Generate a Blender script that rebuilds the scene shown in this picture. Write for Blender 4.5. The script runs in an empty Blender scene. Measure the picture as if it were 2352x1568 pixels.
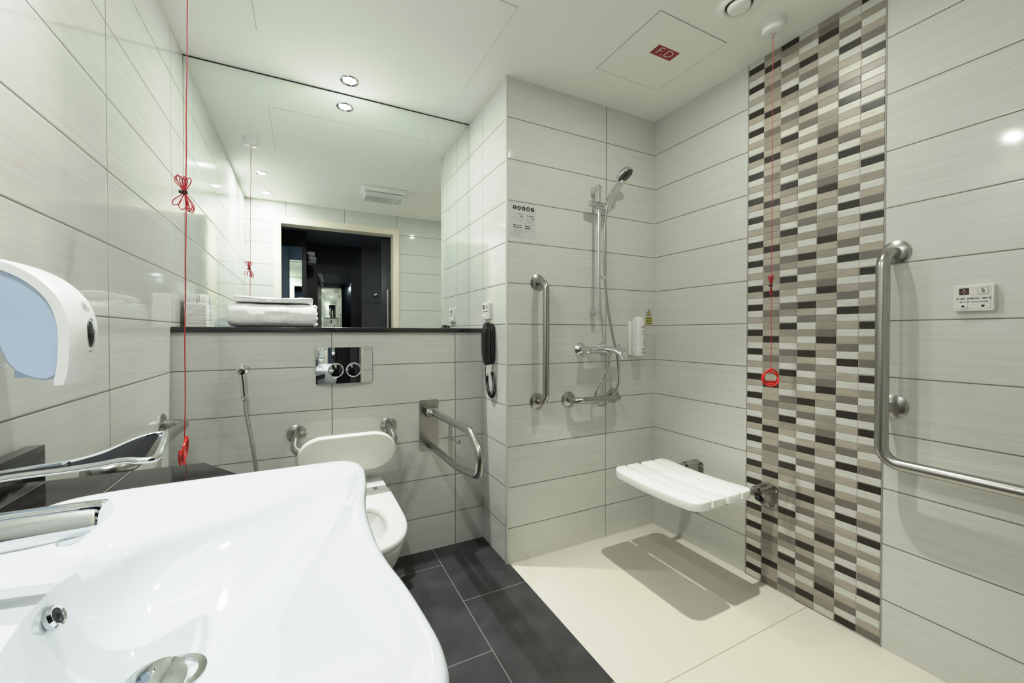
import bpy, bmesh, math, random
from mathutils import Vector, Matrix, noise
random.seed(7)
C = bpy.context.scene.collection
PI = math.pi
# ---------------------------------------------------------------- room constants (metres)
XL, XR, XP = -0.4765, 1.8489, 0.8804
YH, YS, YM, YD = 2.0856, 1.777, 2.2985, 0.15
ZC = 2.3734
ZR = 0.176            # first horizontal tile joint
CAMZ = 1.1333

# ---------------------------------------------------------------- object helpers
def link(o):
    C.objects.link(o); return o

def thing(name, label, cat, loc=(0, 0, 0), group=None):
    o = bpy.data.objects.new(name, None); link(o)
    o.empty_display_size = 0.05
    o.location = loc
    o['label'] = label; o['category'] = cat
    if group: o['group'] = group
    return o

def tag(o, label, cat, group=None):
    o['label'] = label; o['category'] = cat
    if group: o['group'] = group
    return o

def wloc(o):
    v = Vector((0, 0, 0))
    while o is not None:
        v += o.location; o = o.parent
    return v

def dup(root, loc, label):
    r = root.copy(); link(r); r.location = loc; r['label'] = label
    for ch in list(root.children):
        c = ch.copy(); link(c); c.parent = r
        for g in list(ch.children):
            d = g.copy(); link(d); d.parent = c
    return r

class MB:
    def __init__(s):
        s.v = []; s.f = []; s.m = []
    def add(s, verts, faces, mat=0):
        n = len(s.v)
        s.v += [tuple(v) for v in verts]
        s.f += [tuple(i + n for i in f) for f in faces]
        s.m += [mat] * len(faces)
        return s
    def bm(s, b, mat=0):
        b.verts.ensure_lookup_table(); b.verts.index_update()
        s.add([v.co.copy() for v in b.verts], [[v.index for v in f.verts] for f in b.faces], mat)
        b.free(); return s
    def box(s, x0, x1, y0, y1, z0, z1, r=0, seg=2, mat=0, M=None):
        b = bmesh.new()
        bmesh.ops.create_cube(b, size=1)
        sx, sy, sz = x1 - x0, y1 - y0, z1 - z0
        for v in b.verts:
            v.co = Vector((v.co.x * sx, v.co.y * sy, v.co.z * sz))
        if r > 0:
            r = min(r, .49 * min(sx, sy, sz))
            bmesh.ops.bevel(b, geom=list(b.edges), offset=r, segments=seg, profile=.5, affect='EDGES')
        T = Vector(((x0 + x1) / 2, (y0 + y1) / 2, (z0 + z1) / 2))
        for v in b.verts:
            v.co = (M @ v.co if M is not None else v.co) + T
        return s.bm(b, mat)
    def loft(s, loops, cap0=True, cap1=True, mat=0, closed=True):
        n = len(loops[0]); vs = []; fs = []
        for l in loops: vs += [tuple(p) for p in l]
        m = n if closed else n - 1
        for k in range(len(loops) - 1):
            for i in range(m):
                j = (i + 1) % n
                fs.append((k * n + i, k * n + j, (k + 1) * n + j, (k + 1) * n + i))
        if cap0: fs.append(tuple(range(n))[::-1])
        if cap1: fs.append(tuple((len(loops) - 1) * n + i for i in range(n)))
        return s.add(vs, fs, mat)
    def tube(s, pts, r, n=14, cap=True, mat=0, closed=False, flat=None):
        pts = [Vector(p) for p in pts]; N = len(pts)
        rs = r if isinstance(r, (list, tuple)) else [r] * N
        T = []
        for i in range(N):
            if closed: a, b = pts[i - 1], pts[(i + 1) % N]
            else: a, b = pts[max(i - 1, 0)], pts[min(i + 1, N - 1)]
            t = (b - a)
            T.append(t.normalized() if t.length > 1e-9 else Vector((0, 0, 1)))
        up = Vector((0, 0, 1)) if abs(T[0].z) < .9 else Vector((1, 0, 0))
        u = (up - T[0] * up.dot(T[0])).normalized()
        loops = []
        for i in range(N):
            u = u - T[i] * u.dot(T[i])
            u = u.normalized() if u.length > 1e-6 else T[i].orthogonal().normalized()
            w = T[i].cross(u)
            fx, fy = flat if flat else (1, 1)
            loops.append([pts[i] + (u * math.cos(2 * PI * k / n) * fx + w * math.sin(2 * PI * k / n) * fy) * rs[i] for k in range(n)])
        if closed:
            loops.append(loops[0]); return s.loft(loops, False, False, mat)
        return s.loft(loops, cap, cap, mat)
    def lathe(s, prof, o, ax, n=32, mat=0, cap0=False, cap1=False):
        o = Vector(o); ax = Vector(ax).normalized()
        u = ax.orthogonal().normalized(); w = ax.cross(u)
        loops = [[o + ax * h + (u * math.cos(2 * PI * k / n) + w * math.sin(2 * PI * k / n)) * max(r, 1e-5) for k in range(n)] for r, h in prof]
        return s.loft(loops, cap0 or prof[0][0] < 1e-4, cap1 or prof[-1][0] < 1e-4, mat)
    def prism(s, poly, f0, f1, mat=0, cap=True):
        """poly: 2-D points; f0/f1 map a 2-D point to 3-D at either end"""
        return s.loft([[f0(p) for p in poly], [f1(p) for p in poly]], cap, cap, mat)
    def build(s, name, mats, parent=None, smooth=35, loc=None, bevel=None, sub=0, kind=None):
        off = Vector(loc) if loc is not None else (wloc(parent) if parent is not None else Vector((0, 0, 0)))
        me = bpy.data.meshes.new(name)
        me.from_pydata([tuple(Vector(v) - off) for v in s.v], [], s.f)
        if not isinstance(mats, (list, tuple)): mats = [mats]
        for m in mats: me.materials.append(m)
        me.polygons.foreach_set('material_index', s.m)
        b = bmesh.new(); b.from_mesh(me)
        bmesh.ops.recalc_face_normals(b, faces=list(b.faces))
        b.to_mesh(me); b.free()
        if smooth:
            me.polygons.foreach_set('use_smooth', [True] * len(me.polygons))
            if smooth < 180: me.set_sharp_from_angle(angle=math.radians(smooth))
        me.update()
        o = bpy.data.objects.new(name, me); link(o)
        if parent is not None:
            o.parent = parent
        elif loc is not None:
            o.location = loc
        if bevel:
            bv = o.modifiers.new('bevel', 'BEVEL'); bv.width = bevel[0]; bv.segments = bevel[1]
            bv.limit_method = 'ANGLE'; bv.angle_limit = math.radians(40); bv.harden_normals = False
        if sub:
            sb = o.modifiers.new('sub', 'SUBSURF'); sb.levels = sub; sb.render_levels = sub
        if kind: o['kind'] = kind
        return o

def fillet(pts, r, n=8):
    pts = [Vector(p) for p in pts]; out = [pts[0]]
    rr = r if isinstance(r, (list, tuple)) else [r] * (len(pts) - 2)
    for i in range(1, len(pts) - 1):
        p = pts[i]; a = (pts[i - 1] - p); b = (pts[i + 1] - p)
        la, lb = a.length, b.length; a.normalize(); b.normalize()
        ang = a.angle(b)
        if abs(ang - PI) < .02: out.append(p); continue
        d = min(rr[i - 1] / math.tan(ang / 2), la * .49 if i > 1 else la * .98, lb * .49 if i < len(pts) - 2 else lb * .98)
        R = d * math.tan(ang / 2)
        c = p + (a + b).normalized() * (R / math.sin(ang / 2))
        s = p + a * d; e = p + b * d
        v0 = s - c; v1 = e - c; th = v0.angle(v1); axis = v0.cross(v1).normalized()
        for k in range(n + 1):
            out.append(c + Matrix.Rotation(th * k / n, 3, axis) @ v0)
    out.append(pts[-1]); return out

def smoothpath(pts, per=8, closed=False):
    pts = [Vector(p) for p in pts]; N = len(pts); out = []
    segs = N if closed else N - 1
    for i in range(segs):
        if closed: p0, p1, p2, p3 = pts[i - 1], pts[i], pts[(i + 1) % N], pts[(i + 2) % N]
        else: p0, p1, p2, p3 = pts[max(i - 1, 0)], pts[i], pts[i + 1], pts[min(i + 2, N - 1)]
        for k in range(per):
            t = k / per
            out.append(.5 * ((2 * p1) + (p2 - p0) * t + (2 * p0 - 5 * p1 + 4 * p2 - p3) * t * t + (3 * p1 - p0 - 3 * p2 + p3) * t ** 3))
    if not closed: out.append(pts[-1])
    return out

def resample(pts, step):
    out = [pts[0].copy()]; acc = 0
    for a, b in zip(pts, pts[1:]):
        L = (b - a).length; pos = 0
        while L - pos > step - acc:
            pos += step - acc; acc = 0
            out.append(a + (b - a) * (pos / L))
        acc += L - pos
    out.append(pts[-1].copy()); return out

def rrect(w, h, r, n=6):
    """rounded rectangle centred on 0"""
    P = []
    for cx, cy, a in ((w / 2 - r, h / 2 - r, 0), (-w / 2 + r, h / 2 - r, 90), (-w / 2 + r, -h / 2 + r, 180), (w / 2 - r, -h / 2 + r, 270)):
        for k in range(n + 1):
            t = math.radians(a + 90 * k / n); P.append((cx + r * math.cos(t), cy + r * math.sin(t)))
    return P

def text(name, body, size, origin, right, up, mat, parent, align='CENTER', ext=.0003, bold=0.0, sx=1.0):
    right = Vector(right).normalized(); up = Vector(up).normalized(); nrm = right.cross(up)
    cu = bpy.data.curves.new(name, 'FONT'); cu.body = body; cu.size = size
    cu.align_x = align; cu.align_y = 'CENTER'; cu.extrude = ext; cu.offset = bold
    cu.resolution_u = 3
    to = bpy.data.objects.new(name, cu); link(to)
    dg = bpy.context.evaluated_depsgraph_get()
    me = bpy.data.meshes.new_from_object(to.evaluated_get(dg))
    bpy.data.objects.remove(to); bpy.data.curves.remove(cu)
    org = Vector(origin) - (wloc(parent) if parent is not None else Vector((0, 0, 0)))
    for v in me.vertices:
        v.co = org + right * v.co.x * sx + up * v.co.y + nrm * v.co.z
    me.materials.clear(); me.materials.append(mat)
    o = bpy.data.objects.new(name, me); link(o); o.parent = parent
    return o

# ---------------------------------------------------------------- materials
def nodes(name):
    m = bpy.data.materials.new(name); m.use_nodes = True
    nt = m.node_tree; return m, nt, nt.nodes['Principled BSDF']

def mat(name, col, rough=.5, metal=0, bump=None, coat=0, spec=.5, noise_col=None, trans=0, ior=1.5, emis=None, alpha=1):
    m, nt, p = nodes(name)
    p.inputs['Base Color'].default_value = (*col, 1)
    p.inputs['Roughness'].default_value = rough
    p.inputs['Metallic'].default_value = metal
    p.inputs['Specular IOR Level'].default_value = spec
    p.inputs['IOR'].default_value = ior
    if coat: p.inputs['Coat Weight'].default_value = coat; p.inputs['Coat Roughness'].default_value = .03
    if trans: p.inputs['Transmission Weight'].default_value = trans
    if emis: p.inputs['Emission Color'].default_value = (*emis[0], 1); p.inputs['Emission Strength'].default_value = emis[1]
    tc = nt.nodes.new('ShaderNodeTexCoord')
    if noise_col:     # (scale vec3, colour b, detail)
        mp = nt.nodes.new('ShaderNodeMapping'); mp.inputs['Scale'].default_value = noise_col[0]
        nz = nt.nodes.new('ShaderNodeTexNoise'); nz.inputs['Scale'].default_value = 1; nz.inputs['Detail'].default_value = noise_col[2]
        mx = nt.nodes.new('ShaderNodeMix'); mx.data_type = 'RGBA'
        cr = nt.nodes.new('ShaderNodeMapRange'); cr.inputs[1].default_value = .35; cr.inputs[2].default_value = .65
        mx.inputs[6].default_value = (*col, 1); mx.inputs[7].default_value = (*noise_col[1], 1)
        nt.links.new(tc.outputs['Object'], mp.inputs['Vector']); nt.links.new(mp.outputs[0], nz.inputs['Vector'])
        nt.links.new(nz.outputs['Fac'], cr.inputs[0]); nt.links.new(cr.outputs[0], mx.inputs[0]); nt.links.new(mx.outputs[2], p.inputs['Base Color'])
    if bump:          # (scale vec3, strength, distance)
        mp = nt.nodes.new('ShaderNodeMapping'); mp.inputs['Scale'].default_value = bump[0]
        nz = nt.nodes.new('ShaderNodeTexNoise'); nz.inputs['Scale'].default_value = 1; nz.inputs['Detail'].default_value = 4
        bp = nt.nodes.new('ShaderNodeBump'); bp.inputs['Strength'].default_value = bump[1]; bp.inputs['Distance'].default_value = bump[2]
        nt.links.new(tc.outputs['Object'], mp.inputs['Vector']); nt.links.new(mp.outputs[0], nz.inputs['Vector'])
        nt.links.new(nz.outputs['Fac'], bp.inputs['Height']); nt.links.new(bp.outputs[0], p.inputs['Normal'])
    return m

class NT:
    def __init__(s, nt): s.nt = nt
    def val(s, sock, x):
        if isinstance(x, (int, float)): sock.default_value = x
        else: s.nt.links.new(x, sock)
    def m(s, op, a, b=None, c=None, clamp=False):
        n = s.nt.nodes.new('ShaderNodeMath'); n.operation = op; n.use_clamp = clamp
        s.val(n.inputs[0], a)
        if b is not None: s.val(n.inputs[1], b)
        if c is not None: s.val(n.inputs[2], c)
        return n.outputs[0]
    def rng(s, v, a, b, c, d):
        n = s.nt.nodes.new('ShaderNodeMapRange'); n.interpolation_type = 'SMOOTHSTEP'
        s.val(n.inputs[0], v)
        for i, x in enumerate((a, b, c, d)): n.inputs[i + 1].default_value = x
        return n.outputs[0]
    def mix(s, f, a, b):
        n = s.nt.nodes.new('ShaderNodeMix'); n.data_type = 'RGBA'; s.val(n.inputs[0], f)
        for i, x in ((6, a), (7, b)):
            if isinstance(x, tuple): n.inputs[i].default_value = (*x, 1)
            else: s.nt.links.new(x, n.inputs[i])
        return n.outputs[2]

def tiles(name, ua, u0, pu, va, v0, pv, cola, colb, grout, gw=.0038, rough=.06, streak=(2.5, 110), offs=0, bumpy=.25, wob=.0015, rg=.7, cloud=None, spec=.5):
    """glazed / stone tiles; ua, va = axes ('X','Y','Z') of the two tile directions; offs = running-bond offset"""
    m, nt, p = nodes(name); N = NT(nt)
    tc = nt.nodes.new('ShaderNodeTexCoord'); sp = nt.nodes.new('ShaderNodeSeparateXYZ')
    nt.links.new(tc.outputs['Object'], sp.inputs[0])
    u = sp.outputs[ua]; v = sp.outputs[va]
    vv = N.m('DIVIDE', N.m('SUBTRACT', v, v0), pv)
    vi = N.m('FLOOR', vv)
    uu = N.m('DIVIDE', N.m('SUBTRACT', u, u0), pu)
    if offs: uu = N.m('ADD', uu, N.m('MULTIPLY', N.m('MODULO', vi, 2.0), offs))
    ui = N.m('FLOOR', uu)
    def dist(t, per):
        f = N.m('FRACT', N.m('ADD', t, 100.5))
        return N.m('MULTIPLY', N.m('ABSOLUTE', N.m('SUBTRACT', f, .5)), per)
    d = N.m('MINIMUM', dist(uu, pu), dist(vv, pv))
    mask = N.rng(d, gw * .35, gw * .65, 0, 1)
    hgt = N.rng(d, gw * .3, gw * 1.3, 0, 1)
    cb = nt.nodes.new('ShaderNodeCombineXYZ')
    N.val(cb.inputs[0], N.m('MULTIPLY', u, streak[0])); N.val(cb.inputs[1], N.m('MULTIPLY', v, streak[1]))
    N.val(cb.inputs[2], N.m('ADD', N.m('MULTIPLY', ui, 3.7), N.m('MULTIPLY', vi, 1.9)))
    nz = nt.nodes.new('ShaderNodeTexNoise'); nz.inputs['Scale'].default_value = 1; nz.inputs['Detail'].default_value = 4
    nt.links.new(cb.outputs[0], nz.inputs['Vector'])
    wn = nt.nodes.new('ShaderNodeTexWhiteNoise'); wn.noise_dimensions = '3D'
    c2 = nt.nodes.new('ShaderNodeCombineXYZ'); N.val(c2.inputs[0], ui); N.val(c2.inputs[1], vi)
    nt.links.new(c2.outputs[0], wn.inputs['Vector'])
    f = N.m('ADD', N.rng(nz.outputs['Fac'], .3, .7, 0, .8), N.m('MULTIPLY', wn.outputs['Value'], .2))
    col = N.mix(f, cola, colb)
    if cloud:
        n2 = nt.nodes.new('ShaderNodeTexNoise'); n2.inputs['Scale'].default_value = cloud[0]; n2.inputs['Detail'].default_value = 6
        nt.links.new(tc.outputs['Object'], n2.inputs['Vector'])
        col = N.mix(N.rng(n2.outputs['Fac'], .35, .7, 0, 1), col, cloud[1])
    col = N.mix(mask, grout, col)
    nt.links.new(col, p.inputs['Base Color'])
    N.val(p.inputs['Roughness'], N.rng(mask, 0, 1, rg, rough))
    p.inputs['Specular IOR Level'].default_value = spec
    # relief: joints sink in, glaze is very slightly wavy
    n3 = nt.nodes.new('ShaderNodeTexNoise'); n3.inputs['Scale'].default_value = 5; n3.inputs['Detail'].default_value = 1
    nt.links.new(tc.outputs['Object'], n3.inputs['Vector'])
    h = N.m('ADD', N.m('MULTIPLY', hgt, .0012), N.m('MULTIPLY', n3.outputs['Fac'], wob))
    bp = nt.nodes.new('ShaderNodeBump'); bp.inputs['Strength'].default_value = bumpy; bp.inputs['Distance'].default_value = 1
    nt.links.new(h, bp.inputs['Height']); nt.links.new(bp.outputs[0], p.inputs['Normal'])
    return m

TA, TB, GR = (.61, .62, .575), (.67, .677, .635), (.150, .147, .115)
M_shower_front = tiles('glazed tile shower', 'X', XP, .6045, 'Z', ZR, .2, TA, TB, GR)
M_side = tiles('glazed tile side', 'Y', YH, .6045, 'Z', ZR, .2, TA, TB, GR)
M_left = tiles('glazed tile left', 'Y', 1.4965, .6095, 'Z', ZR, .2, TA, TB, GR)
M_right = tiles('glazed tile right', 'Y', .10, 1.1, 'Z', ZR, .2, TA, TB, GR)
M_back = tiles('glazed tile back', 'X', .7185, .6045, 'Z', ZR, .2, TA, TB, GR)
M_door = tiles('glazed tile door', 'X', -.150, .517, 'Z', ZR, .2, TA, TB, GR)
M_floor = tiles('slate floor', 'Y', 1.3205, .6, 'X', -.007, .6, (.022, .022, .0228), (.032, .032, .033), (.20, .2, .2), gw=.003, rough=.42, streak=(3, 3), offs=.5, bumpy=.3, wob=.001, cloud=(7, (.047, .047, .049)), spec=.3)
M_beige = tiles('beige floor', 'Y', .942, 1.2, 'X', XP - .3, 5, (.63, .605, .52), (.66, .635, .55), (.36, .31, .23), gw=.003, rough=.28, streak=(3, 3), wob=.0006, spec=.35)
M_ceil = mat('ceiling paint', (.955, .96, .90), .65)
M_white = mat('white ceramic', (.71, .755, .775), .06, coat=.5)
M_wc = mat('sanitary ceramic', (.80, .80, .775), .07, coat=.4)
M_plast = mat('white plastic', (.84, .84, .82), .3)
M_seat = mat('seat plastic', (.90, .90, .87), .38, bump=((300, 40, 300), .05, .001))
M_pad = mat('cream backrest', (.78, .76, .68), .35, bump=((6, 40, 60), .08, .002))
M_chrome = mat('chrome', (.70, .72, .735), .05, 1)
M_dchrome = mat('polished plate', (.80, .82, .84), .015, 1)
M_steel = mat('brushed steel', (.42, .41, .385), .27, 1, bump=((400, 400, 20), .03, .001))
M_mirror = mat('mirror glass', (.90, .945, .915), .003, 1)
M_granite = mat('black granite', (.004, .004, .0042), .07, spec=.22, noise_col=((300, 300, 300), (.030, .030, .029), 3))
M_ledge = mat('dark stone', (.018, .017, .016), .14, noise_col=((200, 200, 200), (.03, .028, .027), 2))
M_black = mat('black plastic', (.006, .006, .007), .28)
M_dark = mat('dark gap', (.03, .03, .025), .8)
M_grey = mat('grey trim', (.30, .30, .27), .5)
M_trim = mat('pale trim', (.66, .67, .62), .5)
M_red = mat('red cord', (.44, .010, .020), .45)
M_redring = mat('red ring', (.60, .020, .014), .25)
M_fd = mat('maroon label', (.30, .008, .018), .4)
M_text = mat('black print', (.01, .008, .008), .5)
M_gtext = mat('grey print', (.32, .32, .31), .6)
M_pale = mat('pale print', (.82, .70, .68), .5)
M_sticker = mat('sticker film', (.58, .595, .58), .2)
M_yellow = mat('yellow sticker', (.46, .44, .10), .4)
M_blue = mat('pale blue plastic', (.52, .63, .80), .22)
M_clear = mat('smoke window', (.004, .004, .005), .05)
M_towel = mat('white towel', (.95, .95, .94), .95, bump=((420, 420, 420), .5, .003), spec=.1)
M_tissue = mat('white tissue', (.82, .82, .79), .8)
M_lamp = mat('lamp diffuser', (1, 1, 1), .4, emis=((1, 1, .96), 9))
M_cream = mat('cream door frame', (.80, .74, .60), .35)
M_navy = mat('navy door', (.010, .012, .018), .3)
M_blk = mat('black veneer', (.004, .004, .0045), .35)
M_bluegrey = mat('blue grey laminate', (.10, .16, .25), .4)
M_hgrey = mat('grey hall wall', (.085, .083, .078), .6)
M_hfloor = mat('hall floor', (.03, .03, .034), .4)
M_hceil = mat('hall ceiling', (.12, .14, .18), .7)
M_lens = mat('ribbed lens', (.86, .89, .88), .15, trans=.25)
M_tan = mat('ribbed hose', (.46, .46, .45), .30, 1)

# ---------------------------------------------------------------- setting
def quadbox(mb, x0, x1, y0, y1, z0, z1, mats):
    """box with one material per side: -X +X -Y +Y -Z +Z"""
    v = [(x, y, z) for x in (x0, x1) for y in (y0, y1) for z in (z0, z1)]
    F = [(0, 1, 3, 2), (4, 6, 7, 5), (0, 4, 5, 1), (2, 3, 7, 6), (0, 2, 6, 4), (1, 5, 7, 3)]
    for f, m in zip(F, mats): mb.add([v[i] for i in f], [(0, 1, 2, 3)], m)
    return mb

def structure(name, mb, mats):
    return mb.build(name, mats, smooth=0, kind='structure')

def S(x0, x1, y0, y1, z0, z1, mats=(0,) * 6): return quadbox(MB(), x0, x1, y0, y1, z0, z1, mats)

structure('floor', S(XL - .1, XP + .013, YD - .16, YH + .3, -.1, 0), M_floor)
structure('floor_shower', S(XP + .013, XR + .1, YD - .16, YS + .1, -.1, 0), M_beige)
structure('ceiling', S(XL - .1, XR + .1, YD - .14, YM + .15, ZC, ZC + .1), M_ceil)
structure('wall_left', S(XL - .1, XL, YD - .14, YM + .15, 0, ZC), M_left)
structure('wall_back', quadbox(quadbox(MB(), XL, XP, YH, YM + .01, 0, 1.1345, (0,) * 6), XL, XP, YM + .006, YM + .15, 1.1345, ZC, (1,) * 6), [M_back, M_ceil])
structure('wall_shower', S(XP, XR + .1, YS, YM + .15, 0, ZC, (1, 0, 0, 0, 0, 0)), [M_shower_front, M_side])
wr = structure('wall_right', S(XR, XR + .1, YD - .14, YS, 0, ZC), M_right)
dw = MB()
DX0, DX1, DZ = -.192, .844, 2.170
quadbox(dw, XL, DX0 - .01, YD - .13, YD, 0, ZC, (0,) * 6)
quadbox(dw, DX1 + .01, XR, YD - .13, YD, 0, ZC, (0,) * 6)
quadbox(dw, DX0 - .01, DX1 + .01, YD - .13, YD, DZ + .01, ZC, (0,) * 6)
structure('wall_door', dw, M_door)
# pale corner profile of the shower pillar, thin joints either side of the mosaic
t1 = MB().box(XP - .010, XP + .0015, YS - .0015, YS + .010, 0, ZC - .001, .002)
t1.build('trim_1', M_trim, kind='structure')
t2 = MB()
for y in (1.2065, .7005): t2.box(XR - .0016, XR + .004, y - .002, y + .002, 0, ZC - .001)
t2.build('trim_2', M_grey, kind='structure')
# dark shadow line at the top of the mirror
# mosaic
MOS = ["WDTWDWT", "STDTTGS", "DSTWGSW", "WSWTDTG", "SGDTSWS", "TWTGWDW", "DWSWTGW"]
mos_cols = dict(D=(.026, .022, .017), G=(.155, .140, .118), S=(.275, .252, .208), T=(.36, .325, .272), W=(.56, .56, .515))
mosm = [mat('mosaic grout', (.42, .40, .34), .7)]
key = {}
for i, (k, c) in enumerate(mos_cols.items()):
    key[k] = i + 1
    mosm.append(mat('mosaic ' + k, c, .34, spec=.3, noise_col=((30, 14, 160), tuple(min(1, x * 1.18) for x in c), 4)))
mb = MB(); y0m, y1m = .7025, 1.2045
quadbox(mb, XR - .0006, XR + .003, y0m, y1m, 0, ZC - .001, (0,) * 6)
cw = (y1m - y0m) / 7; rh = .2 / 7
def mtile(ya, yb, za, zb, m):
    x0, x1, b = XR - .0006, XR - .0022, .0012
    vs = [(x0, ya, za), (x0, yb, za), (x0, yb, zb), (x0, ya, zb), (x1, ya + b, za + b), (x1, yb - b, za + b), (x1, yb - b, zb - b), (x1, ya + b, zb - b)]
    mb.add(vs, [(4, 5, 6, 7), (0, 1, 5, 4), (1, 2, 6, 5), (2, 3, 7, 6), (3, 0, 4, 7)], m)
for c in range(7):
    ya = y1m - (c + 1) * cw; yb = y1m - c * cw
    for r in range(-7, 84):
        za = ZR + r * rh; zb = za + rh
        if zb < .004 or za > ZC - .004: continue
        k = MOS[c][6 - (r % 7)]
        jt = .0013 if r % 7 == 6 else .0005
        jb = .0013 if r % 7 == 0 else .0005
        mtile(ya + .0007, yb - .0007, max(za + jb, .001), min(zb - jt, ZC - .002), key[k])
mb.build('mosaic_strip', mosm, parent=wr, smooth=0)

# door opening
def frame_door():
    fb = MB(); o = .0605; y0, y1 = YD - .13, YD + .010
    fb.box(DX0 - o, DX0, YD - .001, y1, 0, DZ + .065, .002); fb.box(DX1, DX1 + o, YD - .001, y1, 0, DZ + .065, .002)
    fb.box(DX0 - .001, DX1 + .001, YD - .001, y1, DZ, DZ + .065, .002)
    fb.box(DX0 - .0095, DX0, y0, YD, 0, DZ); fb.box(DX1, DX1 + .0095, y0, YD, 0, DZ); fb.box(DX0, DX1, y0, YD, DZ, DZ + .0095)
    d = fb.build('door_1', M_cream, kind='structure')
    leaf = MB().box(.745, 1.75, -.040, .004, .005, 2.26, .002).build('door_leaf', M_navy, parent=d)
    h = MB(); h.tube(fillet([(.805, .004, 1.6), (.805, .05, 1.6), (.805, .05, .75), (.805, .004, .75)], .012), .010)
    h.build('door_handle', M_steel, parent=leaf)
    return d
frame_door()
# hallway behind the camera (seen only through the mirror)
HZ = 2.29
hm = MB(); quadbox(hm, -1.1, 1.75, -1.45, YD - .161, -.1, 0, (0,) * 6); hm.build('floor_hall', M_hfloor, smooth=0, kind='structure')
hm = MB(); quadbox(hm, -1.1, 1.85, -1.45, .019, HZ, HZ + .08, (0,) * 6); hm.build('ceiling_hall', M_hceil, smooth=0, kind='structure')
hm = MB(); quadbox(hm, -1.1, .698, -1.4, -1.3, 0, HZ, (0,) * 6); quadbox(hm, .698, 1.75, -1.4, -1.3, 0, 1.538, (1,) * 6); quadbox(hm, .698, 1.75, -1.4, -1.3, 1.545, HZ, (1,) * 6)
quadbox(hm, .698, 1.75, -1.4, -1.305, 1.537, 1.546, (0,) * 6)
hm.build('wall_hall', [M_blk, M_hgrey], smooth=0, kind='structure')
hm = MB(); quadbox(hm, 1.75, 1.85, -1.4, .02, 0, HZ, (0,) * 6); quadbox(hm, -1.2, -1.1, -1.4, .02, 0, HZ, (0,) * 6)
hm.build('wall_hall_ends', M_hgrey, smooth=0, kind='structure')
wd = thing('wardrobe', 'black hallway wardrobe with blue grey doors and a mirror strip, seen in the mirror', 'wardrobe', (-.5, -.9, 0))
MB().box(-1.09, .025, -1.29, -.62, 0, 2.285).build('carcass', M_blk, wd)
for x0, x1 in ((-.62, -.1525), (-.1495, -.020)):
    d = MB().box(x0, x1, -.62, -.600, .06, 2.10, .001).build('door', M_bluegrey, wd)
    if x0 > -.2: MB().box(x0 + .007, x1 - .002, -.601, -.597, .3, 1.948).build('mirror_strip', M_mirror, d)
    else: MB().box(x0 + .02, x1 - .10, -.601, -.597, .3, 1.948).build('mirror_strip', M_mirror, d)
hmir = MB().box(.16, .563, -1.301, -1.292, .95, 1.909, .002).build('hall_mirror', M_mirror, loc=(.36, -1.3, .95))
tag(hmir, 'plain rectangular mirror hung on the black wall of the hallway', 'mirror')
shelf = MB().box(.0255, .12, -1.295, -.75, 1.925, 1.945, .002).build('wall_shelf', M_blk, loc=(.07, -1.0, 1.925))
tag(shelf, 'black shelf beside the wardrobe holding spare pillows', 'shelf')
def pillow(z, h, label, dx):
    b = MB(); n = 18; loops = []
    for i in range(n + 1):
        t = -1 + 2 * i / n; w = max(.02, (1 - abs(t) ** 6))
        loops.append([(.030 + .047 + dx + .045 * math.copysign(abs(math.cos(a)) ** .7, math.cos(a)), -1.02 + t * .24, z + h / 2 + h / 2 * w ** .5 * math.copysign(abs(math.sin(a)) ** 1.1, math.sin(a)) * (.3 + .7 * w)) for a in [2 * PI * k / 20 for k in range(20)]])
    b.loft(loops)
    tag(b.build('pillow', M_towel, loc=(.08, -1.02, z)), label, 'pillow', 'spare pillows on the hallway shelf')
pillow(1.946, .052, 'lowest white pillow of the three on the hallway shelf', 0)
pillow(1.999, .052, 'middle white pillow of the three on the hallway shelf', .012)
pillow(2.052, .058, 'topmost white pillow of the three on the hallway shelf', -.004)
g = thing('air_vent_grille', 'square louvred air grille in the hallway ceiling', 'vent', (.82, -1.1, HZ))
gb = MB()
for x0, x1, y0, y1 in ((.68, 1.08, -1.27, -1.24), (.68, 1.08, -.97, -.94), (.68, .71, -1.24, -.97), (1.05, 1.08, -1.24, -.97)): gb.box(x0, x1, y0, y1, HZ - .012, HZ, .002)
gb.build('grille_frame', M_hgrey, g)
gb = MB()
for k in range(7): gb.box(.71, 1.05, -1.235 + k * .039, -1.215 + k * .039, HZ - .010, HZ - .002, M=Matrix.Rotation(.6, 3, 'X'))
gb.build('louvre', M_hgrey, g)
kn = MB().lathe([(0.001, 0), (.014, 0), (.014, .02), (.02, .025), (.02, .04), (0.0, .045)], (.877, -1.3, 1.651), (0, 1, 0)).build('door_knob', M_steel, loc=(.877, -1.3, 1.651))
tag(kn, 'small round steel knob on the grey hallway panel', 'knob')

# ---------------------------------------------------------------- mirror and ledge
mr = thing('wall_mirror', 'large frameless wall mirror above the dark ledge, reaching the ceiling', 'mirror', (.2, YM, 1.158))
MB().box(XL + .001, XP - .001, YM, YM + .005, 1.1585, ZC - .006).build('glass', M_mirror, mr)
MB().box(XL + .001, XP - .001, YM - .0025, YM + .005, ZC - .0045, ZC - .0008).build('top_gap_shade', M_dark, mr)  # dark strip paints the shade in the gap above the glass
MB().box(XL + .001, XP - .001, YM - .0014, YM, 1.1582, 1.1602).build('ledge_reflection_strip', M_trim, mr)  # pale strip paints in the bright reflection of the ledge edge
lg = MB().box(XL + .0005, XP - .0005, YH - .016, YM - .0005, 1.1350, 1.158, .003, 3).build('ledge', M_ledge, loc=(.2, YH, 1.135))
tag(lg, 'long dark polished stone ledge running under the mirror', 'ledge')

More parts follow.
